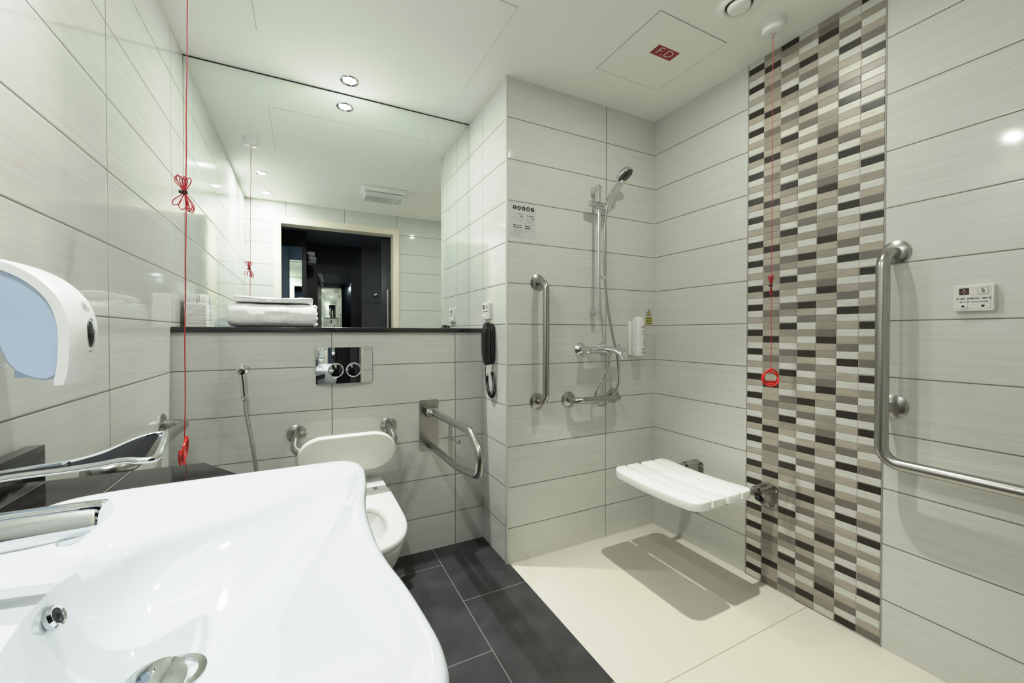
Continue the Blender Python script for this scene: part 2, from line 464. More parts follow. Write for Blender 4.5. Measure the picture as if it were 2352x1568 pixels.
# ---------------------------------------------------------------- lights
def downlight_root(loc, label):
    r = thing('downlight', label, 'ceiling light', loc, 'recessed ceiling downlights')
    x, y, z = loc
    MB().lathe([(.030, .004), (.0305, -.001), (.038, -.0045), (.043, -.0035), (.0445, 0), (.044, .0002)], loc, (0, 0, 1), 40).build('bezel', M_chrome, r)
    MB().lathe([(0.0, -.001), (.0302, -.001), (.0302, .0003), (0, .0003)], loc, (0, 0, 1), 32).build('diffuser', M_lamp, r)
    return r
LIGHTS = [((.205, 2.168), 'round chrome downlight in the ceiling close to the mirror', 10.5, (.97, 1, .95), 140, 66),
          ((-.293, .876), 'round chrome downlight above the far end of the washbasin, seen in the mirror', 6.0, (.97, 1, .99), 50, 80),
          ((-.293, .380), 'round chrome downlight above the near end of the washbasin, seen in the mirror', 5.0, (.97, 1, .99), 42, 80),
          ((1.242, .986), 'round chrome downlight over the shower seat', 6.0, (1, 1, .88), 130, 58)]
proto = None
for (x, y), lab, P, colr, PS, beam in LIGHTS:
    if proto is None: proto = downlight_root((x, y, ZC), lab)
    else: dup(proto, (x, y, ZC), lab)
    L = bpy.data.lights.new('lamp', 'AREA'); L.shape = 'DISK'; L.size = .036; L.energy = P; L.color = colr
    lo = bpy.data.objects.new('lamp', L); link(lo); lo.location = (x, y, ZC - .006)
    L = bpy.data.lights.new('lamp_beam', 'SPOT'); L.energy = PS; L.color = colr; L.spot_size = math.radians(beam); L.spot_blend = 1; L.shadow_soft_size = .018
    lo = bpy.data.objects.new('lamp_beam', L); link(lo); lo.location = (x, y, ZC - .008)
L = bpy.data.lights.new('hall_fill', 'AREA'); L.shape = 'DISK'; L.size = .2; L.energy = 7; L.color = (.80, .90, 1)  # added fill without a fixture, brightens the hallway seen in the mirror
lo = bpy.data.objects.new('hall_fill', L); link(lo); lo.location = (1.25, -.16, HZ - .01)
bk = thing('bulkhead_light', 'oblong emergency bulkhead light with ribbed lens, seen in the mirror', 'ceiling light', (.62, .89, ZC))
MB().box(.445, .795, .795, .985, ZC - .040, ZC, .008, 3).build('base', M_plast, bk)
lb = MB().box(.455, .785, .805, .975, ZC - .085, ZC - .040, .018, 3)
for k in range(16): lb.box(.47 + k * .0193, .476 + k * .0193, .812, .968, ZC - .0875, ZC - .083)
lb.build('lens', M_lens, bk)

# ---------------------------------------------------------------- ceiling fittings
def hatch(name, label, x0, x1, y0, y1, gap):
    r = thing(name, label, 'access panel', ((x0 + x1) / 2, (y0 + y1) / 2, ZC))
    MB().box(x0 + gap, x1 - gap, y0 + gap, y1 - gap, ZC - .0016, ZC).build('panel', M_ceil, r)
    b = MB(); z0, z1 = ZC - .0006, ZC
    b.box(x0, x1, y0, y0 + gap, z0, z1); b.box(x0, x1, y1 - gap, y1, z0, z1); b.box(x0, x0 + gap, y0, y1, z0, z1); b.box(x1 - gap, x1, y0, y1, z0, z1)
    b.build('panel_gap_shade', M_grey, r, smooth=0)  # grey strips colour in the shadow gap round the panel
    return r
hatch('ceiling_access_panel', 'large plain access panel flush in the ceiling in front of the mirror', -.169, .732, 1.389, 1.983, .0016)
fd = hatch('ceiling_access_panel', 'square access panel with red F.D label in the shower ceiling', 1.2265, 1.618, 1.153, 1.542, .0028)
pl = MB().box(1.367, 1.4895, 1.2905, 1.347, ZC - .0030, ZC - .0014).build('red_label', M_fd, fd)
text('lettering', 'F.D', .058, (1.4295, 1.3185, ZC - .0031), (1, 0, 0), (0, -1, 0), M_pale, pl, sx=1.12, bold=-.0008)
ev = thing('ceiling_vent', 'round white extract vent beside the cord switch in the shower ceiling', 'vent', (1.470, 1.0, ZC))
MB().lathe([(.080, 0), (.079, -.005), (.070, -.010), (.054, -.012), (.050, -.008), (.047, -.0005)], (1.470, 1.0, ZC), (0, 0, 1), 48).build('outer_ring', M_ceil, ev)
MB().lathe([(.048, -.0004), (0, -.0004)], (1.470, 1.0, ZC), (0, 0, 1), 32).build('throat', M_dark, ev)
MB().lathe([(0, -.018), (.030, -.018), (.038, -.015), (.0405, -.008), (.036, -.002), (.0, -.002)], (1.470, 1.0, ZC), (0, 0, 1), 40).build('disc', M_ceil, ev)

def coil_loops(b, cx, cy, z, specs, r=.0013):
    for dx, dz, w, dy in specs:      # petal from the tie point towards (dx,dz) with half width w
        d = Vector((dx, 0, dz)); n = Vector((-dz, 0, dx)).normalized() * w
        o = Vector((cx, cy, z))
        P = [o, o + d * .35 + n * .45 + Vector((0, dy * .4, 0)), o + d * .75 + n + Vector((0, dy, 0)), o + d + Vector((0, dy, 0)), o + d * .78 - n + Vector((0, dy, 0)), o + d * .35 - n * .45 + Vector((0, dy * .4, 0))]
        b.tube(smoothpath(P, 7, True), r, 7, closed=True)

def pull_cord(label, x, y, ztie, ztop, zring, petals, rr, ring_dirs, wob, lean=0.0):
    r = thing('emergency_pull_cord', label, 'pull cord', (x, y, ZC), 'red emergency pull cords')
    s = MB().lathe([(0, -.045), (.034, -.045), (.0375, -.043), (.0385, -.040), (.040, -.0385), (.0405, -.026), (.043, -.024), (.0445, -.022), (.0445, 0), (0, 0)], (x, y, ZC), (0, 0, 1), 48).build('ceiling_switch', M_plast, r)
    b = MB()
    for d in (-.0085, .0085): b.lathe([(0, -.0455), (.0022, -.0455), (.0022, -.0440), (0, -.044)], (x + d * .8, y - d * .6, ZC), (0, 0, 1), 12)
    b.build('screw_hole', M_text, s)
    pts = []
    zt = zring + 2 * rr + .006
    N = 40
    for i in range(N + 1):
        z = ZC - .045 + (zt - ZC + .045) * i / N
        pts.append((x + lean * (ZC - z) + wob * noise.noise((z * 6, x, 1)), y + wob * noise.noise((z * 6, y, 9)), z))
    MB().tube(smoothpath(pts, 3), .0014 if x < 0 else .0011, 8).build('cord', M_red, r)
    xt = x + lean * (ZC - ztie)
    b = MB(); coil_loops(b, xt - .003, y, ztie, petals)
    b.build('cord_bundle', M_red, r)
    t = MB(); t.lathe([(.0035, -.0035), (.0062, -.0035), (.0062, .0035), (.0035, .0035), (.0035, -.0035)], (xt - .002, y, ztie), (0, 0, 1), 14)
    t.box(xt - .0165, xt - .007, y - .005, y + .003, ztie - .004, ztie + .0045, .0015)
    t.build('cable_tie', M_black, r)
    xr = x + lean * (ZC - zring)
    zc = zring + rr
    for k, (dx, dy, dz, ang, tilt) in enumerate(ring_dirs):
        R = Matrix.Rotation(ang, 3, 'Z') @ Matrix.Rotation(tilt, 3, 'X')
        b = MB(); P = []
        for i in range(40):
            a = 2 * PI * i / 40
            P.append(Vector((xr + dx, y + dy, zc + dz)) + R @ Vector((rr * math.cos(a), 0, rr * math.sin(a))))
        b.tube(P, .0036, 10, closed=True)
        b.tube([P[30] + (P[10] - P[30]) * .16 + (P[0] - P[20]) * f * .30 for f in (-1, -.5, 0, .5, 1)], [.002, .0036, .004, .0036, .002], 8)
        top = P[10]
        b.lathe([(0, -.006), (.0052, -.004), (.0055, .003), (.003, .008), (0, .009)], top, (0, 0, 1), 12)
        b.build('pull_ring', M_redring, r)
    return r
pull_cord('red pull cord with tied bundle hanging between washbasin and toilet', -.2965, 1.5037, 1.544, 1.59, .757, [
    (-.020, .046, .009, .004), (-.016, .047, .006, -.003), (-.008, .046, .006, .002), (.001, .045, .006, .0), (.013, .043, .006, -.004), (-.004, .044, .004, .006),
    (-.026, -.040, .008, .0), (-.008, -.050, .009, .003), (.014, -.052, .007, -.003), (.020, -.050, .006, .003), (.018, -.058, .006, .0), (.010, -.056, .004, -.005)],
    .032, [(.002, 0, 0, 1.62, .10), (-.006, .004, -.040, 1.95, -.1)], .0022, -.0125)
pull_cord('red pull cord with ring hanging in front of the mosaic strip', 1.674, .9934, 1.322, 1.36, .922, [
    (-.012, .040, .004, .004), (-.004, .042, .004, -.002), (.006, .042, .005, .002), (.012, .044, .005, -.002), (.003, .038, .003, .004),
    (-.003, -.034, .004, .001), (.003, -.038, .005, -.001), (.006, -.028, .004, .002), (.000, -.030, .003, .003), (.001, .040, .003, -.003), (.009, .036, .003, .003), (-.008, .036, .003, 0)],
    .029, [(-.002, 0, .005, -.45, .12), (.001, .004, -.004, -.75, -.35)], .0008, .002)

# ---------------------------------------------------------------- stainless grab rails
def flange(b, p, nrm, R=.041):
    b.lathe([(R, 0), (R, .004), (R - .006, .0075), (.0185, .0115), (.0185, .0125), (0, .0125)], p, nrm, 36)
def grab_rail(label, path, r, flanges, fr=.045, extra=None, group='stainless wall grab rails'):
    root = thing('grab_rail', label, 'grab rail', flanges[0][0], group)
    b = MB(); b.tube(fillet(path, fr, 10), r, 20)
    if extra: b.tube(extra, r, 16)
    b.build('tube', M_steel, root)
    for p, n in flanges:
        f = MB(); flange(f, p, n); f.build('flange', M_steel, root)
    return root
o = .072
grab_rail('horizontal steel grab rail on the tiles beyond the granite counter', [(XL, 1.952, .790), (XL + o, 1.952, .790), (XL + o, 1.361, .790), (XL, 1.361, .790)], .0172,
          [((XL, 1.952, .790), (1, 0, 0)), ((XL, 1.361, .790), (1, 0, 0))])
grab_rail('tall vertical steel grab rail left of the shower mixer', [(1.047, YS, 1.386), (1.052, YS - .075, 1.386), (1.052, YS - .075, .789), (1.047, YS, .789)], .0165,
          [((1.047, YS, 1.386), (0, -1, 0)), ((1.044, YS, .789), (0, -1, 0))])
grab_rail('short horizontal steel grab rail below the shower mixer', [(1.2345, YS, .784), (1.238, YS - .075, .784), (1.528, YS - .075, .784), (1.534, YS, .784)], .0165,
          [((1.2345, YS, .784), (0, -1, 0)), ((1.534, YS, .784), (0, -1, 0))])
grab_rail('large L-shaped steel grab rail beside the mosaic strip', [(XR, .668, 1.412), (XR - .075, .676, 1.412), (XR - .075, .676, .690), (XR - .075, .27, .690), (XR, .27, .690)], .0195,
          [((XR, .668, 1.414), (-1, 0, 0)), ((XR, .670, .876), (-1, 0, 0)), ((XR, .27, .690), (-1, 0, 0))], .055,
          [(XR, .670, .876), (XR - .075, .676, .876)])

# ---------------------------------------------------------------- shower riser, hand shower, mixer
rs = thing('shower_rail', 'slim vertical chrome riser rail holding the hand shower', 'shower rail', (1.386, YS, 1.24))
XRs, YRs = 1.386, YS - .060
MB().tube([(XRs, YRs, 1.243), (XRs, YRs, 1.905)], .0095, 18).build('riser_tube', M_chrome, rs)
def riser_bracket(z, up):
    b = MB(); loops = []
    for t in (0, .12, .35, .7, .9, 1.0, 1.06):
        y = YS - t * .062; w = .0135 + .001 * t; h = (.022 - .010 * t) if t < 1 else .011 * (1 - (t - 1) * 8)
        w = w if t < 1 else w * (1 - (t - 1) * 8); zc = z + up * (.006 * t)
        loops.append([(XRs + w * math.cos(a), y, zc + h * math.sin(a)) for a in [2 * PI * k / 20 for k in range(20)]])
    b.loft(loops); b.build('wall_bracket', M_chrome, rs)
riser_bracket(1.895, 1); riser_bracket(1.250, -1)
sl = MB()
loops = []
for t in [i / 14 for i in range(15)]:
    x = XRs - .062 + t * .132; e = math.sin(PI * min(1, max(.05, t)) * .94 + .1) ** .22
    loops.append([(x, YRs - .004 + .019 * e * math.cos(a), 1.800 - .010 * (t - .5) + .0205 * e * math.sin(a)) for a in [2 * PI * k / 18 for k in range(18)]])
sl.loft(loops); sl.build('slider', M_chrome, rs)
cl = MB(); cl.lathe([(.0098, -.009), (.0125, -.009), (.0125, .009), (.0098, .009)], (XRs, YRs, 1.427), (0, 0, 1), 20)
cl.box(XRs + .008, XRs + .036, YRs - .003, YRs + .003, 1.420, 1.432, .002); cl.lathe([(.0078, -.006), (.010, -.006), (.010, .006), (.0078, .006)], (XRs + .040, YRs, 1.426), (0, 0, 1), 18)
cl.build('hose_clip', M_chrome, rs)
hs = thing('hand_shower', 'chrome hand shower with dark spray face and looping hose', 'hand shower', (1.43, YRs, 1.80))
hb = Vector((1.432, YRs - .012, 1.800)); hh = Vector((1.497, YS - .125, 1.940))
path = smoothpath([hb + Vector((0, 0, -.03)), hb + Vector((.003, 0, 0)), hb.lerp(hh, .45) + Vector((-.004, .012, .006)), hh + Vector((-.012, .020, -.028)), hh + Vector((-.002, .014, -.006))], 8)
MB().tube(path, [.0085 + .0065 * min(1, i / 8) + .0025 * math.sin(PI * i / (len(path) - 1)) for i in range(len(path))], 18).build('handle', M_chrome, hs)
fn = Vector((.30, -.50, -.80)).normalized(); hc = hh + Vector((.012, .0, .018))
hd = MB().lathe([(0, -.034), (.022, -.033), (.038, -.027), (.046, -.015), (.0475, -.004), (.0465, 0), (.0425, .001)], hc, fn, 40).build('head', M_chrome, hs)
fc = MB().lathe([(.0435, -.0005), (.0425, .003), (.036, .0045), (.020, .0050), (.018, .0062), (0, .0068)], hc, fn, 40).build('spray_face', M_black, hs)
nb = MB(); u = fn.orthogonal().normalized(); w = fn.cross(u)
for R, n in ((.037, 22), (.029, 18)):
    for k in range(n):
        a = 2 * PI * k / n; nb.lathe([(.0013, 0), (.0010, .0022), (0, .0024)], hc + fn * .0040 + (u * math.cos(a) + w * math.sin(a)) * R, fn, 6)
nb.build('nozzle', mat('nozzle grey', (.35, .36, .35), .5), fc)
Yh = YRs - .002
hose = smoothpath([hb + Vector((-.004, 0, -.028)), (1.424, Yh, 1.70), (1.419, Yh, 1.55), (1.426, Yh, 1.426), (1.440, Yh - .004, 1.28), (1.464, Yh - .018, 1.12), (1.483, Yh - .028, 1.03), (1.503, Yh - .02, .95), (1.520, Yh - .005, .87), (1.508, Yh + .012, .805),
                   (1.465, Yh + .022, .755), (1.415, Yh + .022, .742), (1.383, Yh + .020, .765), (1.380, Yh + .018, .815), (1.412, Yh + .008, .885), (1.440, YS - .068, .945), (1.448, YS - .075, .985)], 10)
hp = resample(hose, .0022)
MB().tube(hp, [.0070 if i % 2 else .0064 for i in range(len(hp))], 10).build('hose', M_tan, hs)
mx = thing('shower_mixer', 'horizontal chrome bar mixer tap with curved spout on shower wall', 'shower mixer', (1.40, YS, 1.04))
Yx, Zx = YS - .078, 1.043
MB().lathe([(0, 0), (.012, 0), (.0175, .002), (.0185, .004), (.0185, .055), (.0175, .0565), (.0175, .059), (.0185, .060), (.0185, .118), (.0205, .119), (.0205, .130), (.0188, .131), (.0188, .185), (.0175, .186), (.0175, .189), (.0195, .191), (.0195, .248), (.016, .258), (0, .260)], (1.284, Yx, Zx), (1, 0, 0), 32).build('body', M_chrome, mx)
for x in (1.310, 1.460):
    MB().lathe([(.036, 0), (.036, .004), (.022, .022), (.0155, .026), (.0155, .060), (0, .060)], (x, YS, Zx + .004), (0, -1, 0), 12).build('wall_union', M_chrome, mx)
sp = smoothpath([(1.400, Yx, Zx + .002), (1.416, Yx - .018, Zx + .002), (1.437, Yx - .052, Zx - .004), (1.450, Yx - .078, Zx - .021), (1.454, Yx - .086, Zx - .034)], 8)
MB().tube(sp, [.017 - .003 * min(1, i / 10) for i in range(len(sp))], 18).build('spout', M_chrome, mx)
MB().lathe([(.0145, -.002), (.0150, .006), (.0115, .009), (0, .008)], sp[-1], (sp[-1] - sp[-3]), 20).build('aerator', M_chrome, mx)
MB().lathe([(.008, 0), (.010, .003), (.010, .018), (.0075, .022), (.0075, .034), (0, .034)], (1.448, Yx + .004, Zx - .019), (0, 0, -1), 16).build('hose_union', M_chrome, mx)
MB().box(1.506, 1.515, Yx - .005, Yx + .005, Zx + .020, Zx + .029, .002).build('safety_button', M_chrome, mx)

# ---------------------------------------------------------------- shampoo dispenser and stickers
sd = thing('shampoo_dispenser', 'white shampoo bottle in a wall bracket beside the shower mixer', 'dispenser', (1.66, YS, 1.0))
MB().box(1.640, 1.662, YS - .022, YS, 1.008, 1.200, .003).box(1.662, 1.70, YS - .020, YS, 1.02, 1.19, .003).build('bracket', M_plast, sd)
bx = 1.6475; bw = .052; by0, by1 = YS - .078, YS - .021
def bottle_loops(zs):
    L = []
    for z, s, t in zs:
        L.append([(bx + bw / 2 + p[0] * s, (by0 + by1) / 2 + p[1] * t, z) for p in rrect(bw, by1 - by0, .016, 6)])
    return L
BM = MB().loft(bottle_loops([(1.062, .985, .985), (1.064, 1, 1), (1.185, 1, 1), (1.200, .985, .96), (1.213, .90, .82), (1.2205, .72, .60), (1.224, .4, .3)])).build('bottle', M_plast, sd)
CP = MB().loft(bottle_loops([(1.004, .95, .95), (1.006, .98, .98), (1.060, .98, .98), (1.0615, .96, .96)])).build('pump_cap', M_plast, sd)
yf = by0 - .0004
text('brand_lettering', 'LUX', .0165, (bx + bw * .66, yf, 1.165), (1, 0, 0), (0, 0, 1), M_text, BM, sx=.92)
b = MB()
for i, z in enumerate((1.146, 1.141, 1.128, 1.123)): b.box(bx + bw * .56, bx + bw * .86, yf - .0002, yf + .0004, z - .0014, z + .0014)
b.build('small_print', M_gtext, BM)
b = MB(); b.tube(smoothpath([(bx + bw * .74, yf, 1.098), (bx + bw * .70, yf, 1.09), (bx + bw * .78, yf, 1.083), (bx + bw * .72, yf, 1.076), (bx + bw * .77, yf, 1.070)], 5), .0014, 6); b.build('emblem', M_gtext, BM)
b = MB()
for z in (1.043, 1.024): b.lathe([(0, 0), (.0042, 0), (.0042, .001), (0, .0012)], (bx + bw * .72, by0 + .0002, z), (0, -1, 0), 18)
for i in range(len(b.v)): v = b.v[i]; b.v[i] = (bx + bw * .72 + (v[0] - bx - bw * .72) * 3.4, v[1], (1.043 if v[2] > 1.034 else 1.024) + (v[2] - (1.043 if v[2] > 1.034 else 1.024)) * .8)
b.build('slot', M_gtext, CP)

cs = MB().box(1.7765, 1.8315, YS - .0010, YS, 1.180, 1.2745).build('caution_sticker', M_sticker, loc=(1.804, YS, 1.18))
tag(cs, 'small yellow hot water caution sticker next to the shower corner', 'sticker')
ys = YS - .0012
MB().box(1.7775, 1.8305, ys, ys + .0004, 1.1810, 1.2260).build('yellow_panel', M_yellow, cs)
for i, (s, z) in enumerate((('Caution', 1.2185), ('Very hot', 1.2040), ('water', 1.1895))):
    text('lettering', s, .0135, (1.804, ys - .0001, z), (1, 0, 0), (0, 0, 1), M_text, cs, sx=.92, bold=.0003)
tri = [(1.804 + .0235 * math.sin(a) * 1.0, 1.2470 + .0265 * math.cos(a)) for a in (0, 2 * PI / 3, 4 * PI / 3)]
MB().prism(tri, lambda p: (p[0], ys, p[1]), lambda p: (p[0], ys + .0004, p[1])).build('triangle_border', M_text, cs)
c0 = (1.804, 1.2470)
MB().prism([(c0[0] + (p[0] - c0[0]) * .80, c0[1] + (p[1] - c0[1]) * .80) for p in tri], lambda p: (p[0], ys - .0003, p[1]), lambda p: (p[0], ys + .0001, p[1])).build('triangle', M_yellow, cs)
text('exclamation_mark', '!', .026, (1.804, ys - .0004, 1.2465), (1, 0, 0), (0, 0, 1), M_text, cs, bold=.0005)

ns = MB().box(.8900, 1.036, YS - .0008, YS, 1.600, 1.7725).build('notice_sticker', M_sticker, loc=(.963, YS, 1.60))
tag(ns, 'pale guest notice with five round black icons near the pillar edge', 'sticker')
yn = YS - .0010
for k in range(5):
    cx = .9175 + .0250 * k; cz = 1.7455
    d = MB().lathe([(0, 0), (.0108, 0), (.0108, .0004), (0, .0004)], (cx, yn + .0003, cz), (0, -1, 0), 24).build('round_icon', M_text, ns)
    b = MB(); y = yn - .0003
    if k == 0: b.box(cx - .0022, cx + .0022, y, y + .0003, cz - .001, cz + .0065); b.box(cx - .0018, cx + .0018, y, y + .0003, cz - .006, cz - .003); b.box(cx - .0032, cx + .0032, y, y + .0003, cz - .0075, cz - .006)
    if k == 1: b.box(cx - .0022, cx + .0016, y, y + .0003, cz - .0055, cz + .0065); b.box(cx + .0020, cx + .0050, y, y + .0003, cz - .0055, cz - .001)
    if k == 2: b.box(-.0012, .0012, 0, .0003, -.0075, .0075, M=Matrix.Rotation(.7, 3, 'Y')); b.v = [(v[0] + cx, v[1] + y, v[2] + cz) for v in b.v]
    if k == 3: b.lathe([(0, 0), (.0052, 0), (.0052, .0003), (0, .0003)], (cx, y + .0003, cz - .0005), (0, -1, 0), 14); b.box(cx - .0055, cx + .0055, y, y + .0003, cz + .001, cz + .0035)
    if k == 4: b.box(-.0011, .0011, 0, .0003, -.0075, .0075, M=Matrix.Rotation(.75, 3, 'Y')); b.v = [(v[0] + cx, v[1] + y, v[2] + cz) for v in b.v]
    b.build('pictogram', M_sticker, d)
rt, upv = (1, 0, 0), (0, 0, 1)
hal = '\ufede\ufeeb'; nasit = '\ufe96\ufef4\ufeb4\ufee7'; shay = '\u061f\ufe8e\ufe8c\ufef4\ufeb7'
saed = '\ufe8e\ufee7\ufeed\ufeaa\ufecb\ufe8e\ufeb3'; linus = '\ufeaa\ufecb\ufe8e\ufeb4\ufee8\ufedf'; bia = '\ufe94\ufe8c\ufef4\ufe92\ufedf\ufe8d'
for s, x, z, al in ((nasit + ' ' + hal, .9640, 1.7165, 'RIGHT'), (shay, .9640, 1.7055, 'RIGHT'), (linus + ' ' + saed, 1.0265, 1.7125, 'RIGHT'), (bia, 1.0265, 1.7010, 'RIGHT'),
                    ('Help us to help', .9105, 1.6605, 'LEFT'), ('the environment', .9105, 1.6510, 'LEFT'), ('Forgotten', .9735, 1.6600, 'LEFT'), ('something?', .9735, 1.6505, 'LEFT')):
    text('lettering', s, .0078, (x, yn, z), rt, upv, M_text, ns, align=al, sx=.93, bold=.00022)
b = MB()
def lines(xa, xb, z, n, dz, last=.6, right=False):
    for i in range(n):
        L = (xb - xa) * (last if i == n - 1 else random.uniform(.9, 1)); a = xb - L if right else xa
        b.box(a, a + L, yn, yn + .0002, z - i * dz - .00045, z - i * dz + .00045)
lines(.9105, .9645, 1.6435, 1, .004, 1); lines(.9735, 1.0270, 1.6435, 1, .004, 1)
lines(.9105, .9645, 1.6375, 5, .0038, .9); lines(.9735, 1.0230, 1.6375, 2, .0038, .25); lines(.9105, .9640, 1.6150, 3, .0036, .75); lines(.9735, 1.014, 1.6265, 1, .004, 1)
lines(.9105, .9645, 1.6985, 1, .004, 1); lines(.9115, .9645, 1.6935, 2, .0045, .4, True); lines(.9115, .9645, 1.6830, 1, .004, 1); lines(.9735, 1.027, 1.6945, 1, .004, 1); lines(.9735, 1.027, 1.6895, 5, .0038, 1, True); lines(.9735, 1.027, 1.6660, 1, .004, 1)
b.build('fine_print', M_gtext, ns)

# ---------------------------------------------------------------- call panels
def call_panel(label, origin, right, nrm, wd, ht, words):
    o = Vector(origin); r = Vector(right); n = Vector(nrm); up = Vector((0, 0, 1))
    root = thing('call_panel', label, 'call panel', origin, 'nurse call panels')
    def P(x, z, d): return o + r * x + up * z + n * d
    def plate(w, h, rad, d0, d1, inset, cx=0, cz=0):
        mb_ = MB(); L0 = rrect(w, h, rad, 5); L1 = rrect(w - inset, h - inset, max(rad - inset / 2, .0005), 5)
        mb_.loft([[P(cx + p[0], cz + p[1], d0) for p in L0], [P(cx + p[0], cz + p[1], d1 - inset / 2) for p in L0], [P(cx + p[0], cz + p[1], d1) for p in L1]])
        return mb_
    T = .019
    plate(wd, ht, .004, 0, T, .004).build('back_box', M_plast, root)
    pl_ = plate(wd * .875, ht * .86, .003, T - .001, T + .0012, .0008, -.001, .001).build('face_plate', mat('panel face', (.74, .73, .66), .35), root)
    def outline(w, h, cx, cz, d, m, nm, th=.0009):
        q = MB()
        for x0, x1, z0, z1 in ((-w / 2, w / 2, h / 2 - th, h / 2), (-w / 2, w / 2, -h / 2, -h / 2 + th), (-w / 2, -w / 2 + th, -h / 2, h / 2), (w / 2 - th, w / 2, -h / 2, h / 2)):
            v = [P(cx + x, cz + z, dd) for dd in (d, d + .0003) for x, z in ((x0, z0), (x1, z0), (x1, z1), (x0, z1))]
            q.add(v, [(0, 1, 2, 3), (4, 5, 6, 7), (0, 1, 5, 4), (1, 2, 6, 5), (2, 3, 7, 6), (3, 0, 4, 7)])
        q.build(nm, m, root, smooth=0)
    outline(wd * .875, ht * .86, -.001, .001, T + .0008, M_grey, 'plate_joint', .0006)
    s = wd / .085
    k = ht / .079
    d = T + .0012
    plate(.021 * s, .0195 * k, .001, d, d + .0012, .0006, -.0195 * s, .0205 * k).build('call_button', mat('maroon button', (.045, .006, .012), .3), root)
    plate(.021 * s, .0195 * k, .001, d, d + .0010, .0006, .0205 * s, .0205 * k).build('reset_button', mat('cream button', (.76, .73, .62), .35), root)
    outline(.0215 * s, .0200 * k, .0205 * s, .0205 * k, d + .0008, M_grey, 'button_outline', .0010)
    def bell(cx, cz, m, nm, slash):
        q = MB(); dd = d + .0014
        prof = [(-.0042, -.0022), (-.0022, .001), (-.0014, .0052), (0, .0072), (.0014, .0052), (.0022, .001), (.0042, -.0022)]
        q.tube([P(cx + x * s, cz + z * k, dd) for x, z in prof], .0005, 6)
        q.tube([P(cx - .0012 * s, cz - .0042 * k, dd), P(cx + .0012 * s, cz - .0042 * k, dd)], .0014, 6)
        if slash: q.tube([P(cx - .0035 * s, cz + .007 * k, dd), P(cx + .0035 * s, cz - .006 * k, dd)], .0005, 6)
        q.build(nm, m, root)
    bell(-.0195 * s, .0195 * k, M_pale, 'bell_mark', False); bell(.0205 * s, .0205 * k, M_text, 'bell_mark', True)
    for x in (-.0335, .0345):
        MB().lathe([(0, 0), (.0034, 0), (.0034, .0008), (0, .0012)], P(x * s, -.0015 * k, d), n, 16).build('screw', M_grey, root)
    for x0, x1 in ((-.0275, -.0180), (.0190, .0290)):
        q = MB(); v = [P(x * s, z * k, dd) for dd in (d, d + .0006) for x, z in ((x0, -.0032), (x1, -.0032), (x1, -.0002), (x0, -.0002))]
        q.add(v, [(0, 1, 2, 3), (4, 5, 6, 7), (0, 1, 5, 4), (1, 2, 6, 5), (2, 3, 7, 6), (3, 0, 4, 7)])
        q.build('indicator_bar', M_text, root)
    text('maker_lettering', 'INTERCALL', .0052 * k, P(0, -.0020 * k, d + .0003), r, up, M_text, root, sx=.98, bold=.00018)
    if words:
        plate(.067 * s, .0115 * k, .0005, d, d + .0005, .0002, .001, -.0125 * k).build('label_strip', M_plast, root)
        text('label_lettering', words, .0088 * k, P(.001, -.0125 * k, d + .0006), r, up, M_text, root, sx=.98)
    else:
        q = MB()
        for i in range(4):
            x0 = -.022 + i * .011; v = [P(x * s, z * k, dd) for dd in (d, d + .0004) for x, z in ((x0, -.0135), (x0 + .007, -.0135), (x0 + .007, -.0115), (x0, -.0115))]
            q.add(v, [(0, 1, 2, 3), (4, 5, 6, 7), (0, 1, 5, 4), (1, 2, 6, 5), (2, 3, 7, 6), (3, 0, 4, 7)])
        q.build('small_print', M_gtext, root)
    MB().lathe([(.0098, 0), (.0085, .003), (.0058, .0035), (.0040, .0032), (.0036, -.0005)], P(-.021 * s, -.0255 * k, d), n, 24).build('socket_ring', M_plast, root)
    for x in (-.021, .0205):
        MB().lathe([(.0036, 0), (0, .0001)], P(x * s, -.0250 * k, d + .0005), n, 16).build('socket', M_text, root)
    return root
call_panel('white call panel reading 4F-CP-SHOWER beside the L-shaped rail', (XR, .4770, 1.2405), (0, -1, 0), (-1, 0, 0), .085, .080, '4F-CP-SHOWER')
call_panel('white call panel on the pillar above the black telephone', (XP, 2.0085, 1.2480), (0, -1, 0), (-1, 0, 0), .088, .086, None)

# ---------------------------------------------------------------- telephone
ph = thing('wall_telephone', 'black wall telephone with coiled cord on the pillar side', 'telephone', (XP, 1.965, .97))
def phone_body(name, xs, wf, zt, zb, ycen, ybow, parent):
    b = MB(); L = []; n = 30
    for i in range(n + 1):
        t = i / n; z = zb + (zt - zb) * t
        e = max(.03, 1 - abs(2 * t - 1) ** 3.2) ** .5
        waist = 1 - .10 * math.exp(-((t - .52) / .2) ** 2)
        y = ycen + ybow * (2 * t - 1) ** 2
        x0 = xs[0] + (1 - e) * .004 * (1 if xs[0] > xs[1] else -1) * 0; x1 = xs[1]
        xm = (xs[0] + x1) / 2; xh = abs(x1 - xs[0]) / 2
        bow = .006 * (1 - (2 * t - 1) ** 2)
        L.append([(xm + (xh * (.55 + .45 * e)) * math.copysign(abs(math.cos(a)) ** .65, math.cos(a)) - (bow if name == 'handset' else 0), y + wf * e * waist * math.copysign(abs(math.sin(a)) ** .75, math.sin(a)), z) for a in [2 * PI * k / 24 for k in range(24)]])
    b.loft(L); return b.build(name, M_black, parent)
phone_body('cradle', (.8800, .8490), .0300, 1.182, .970, 1.940, -.003, ph)
phone_body('handset', (.8640, .8190), .0290, 1.187, .968, 1.940, -.003, ph)
b = MB()
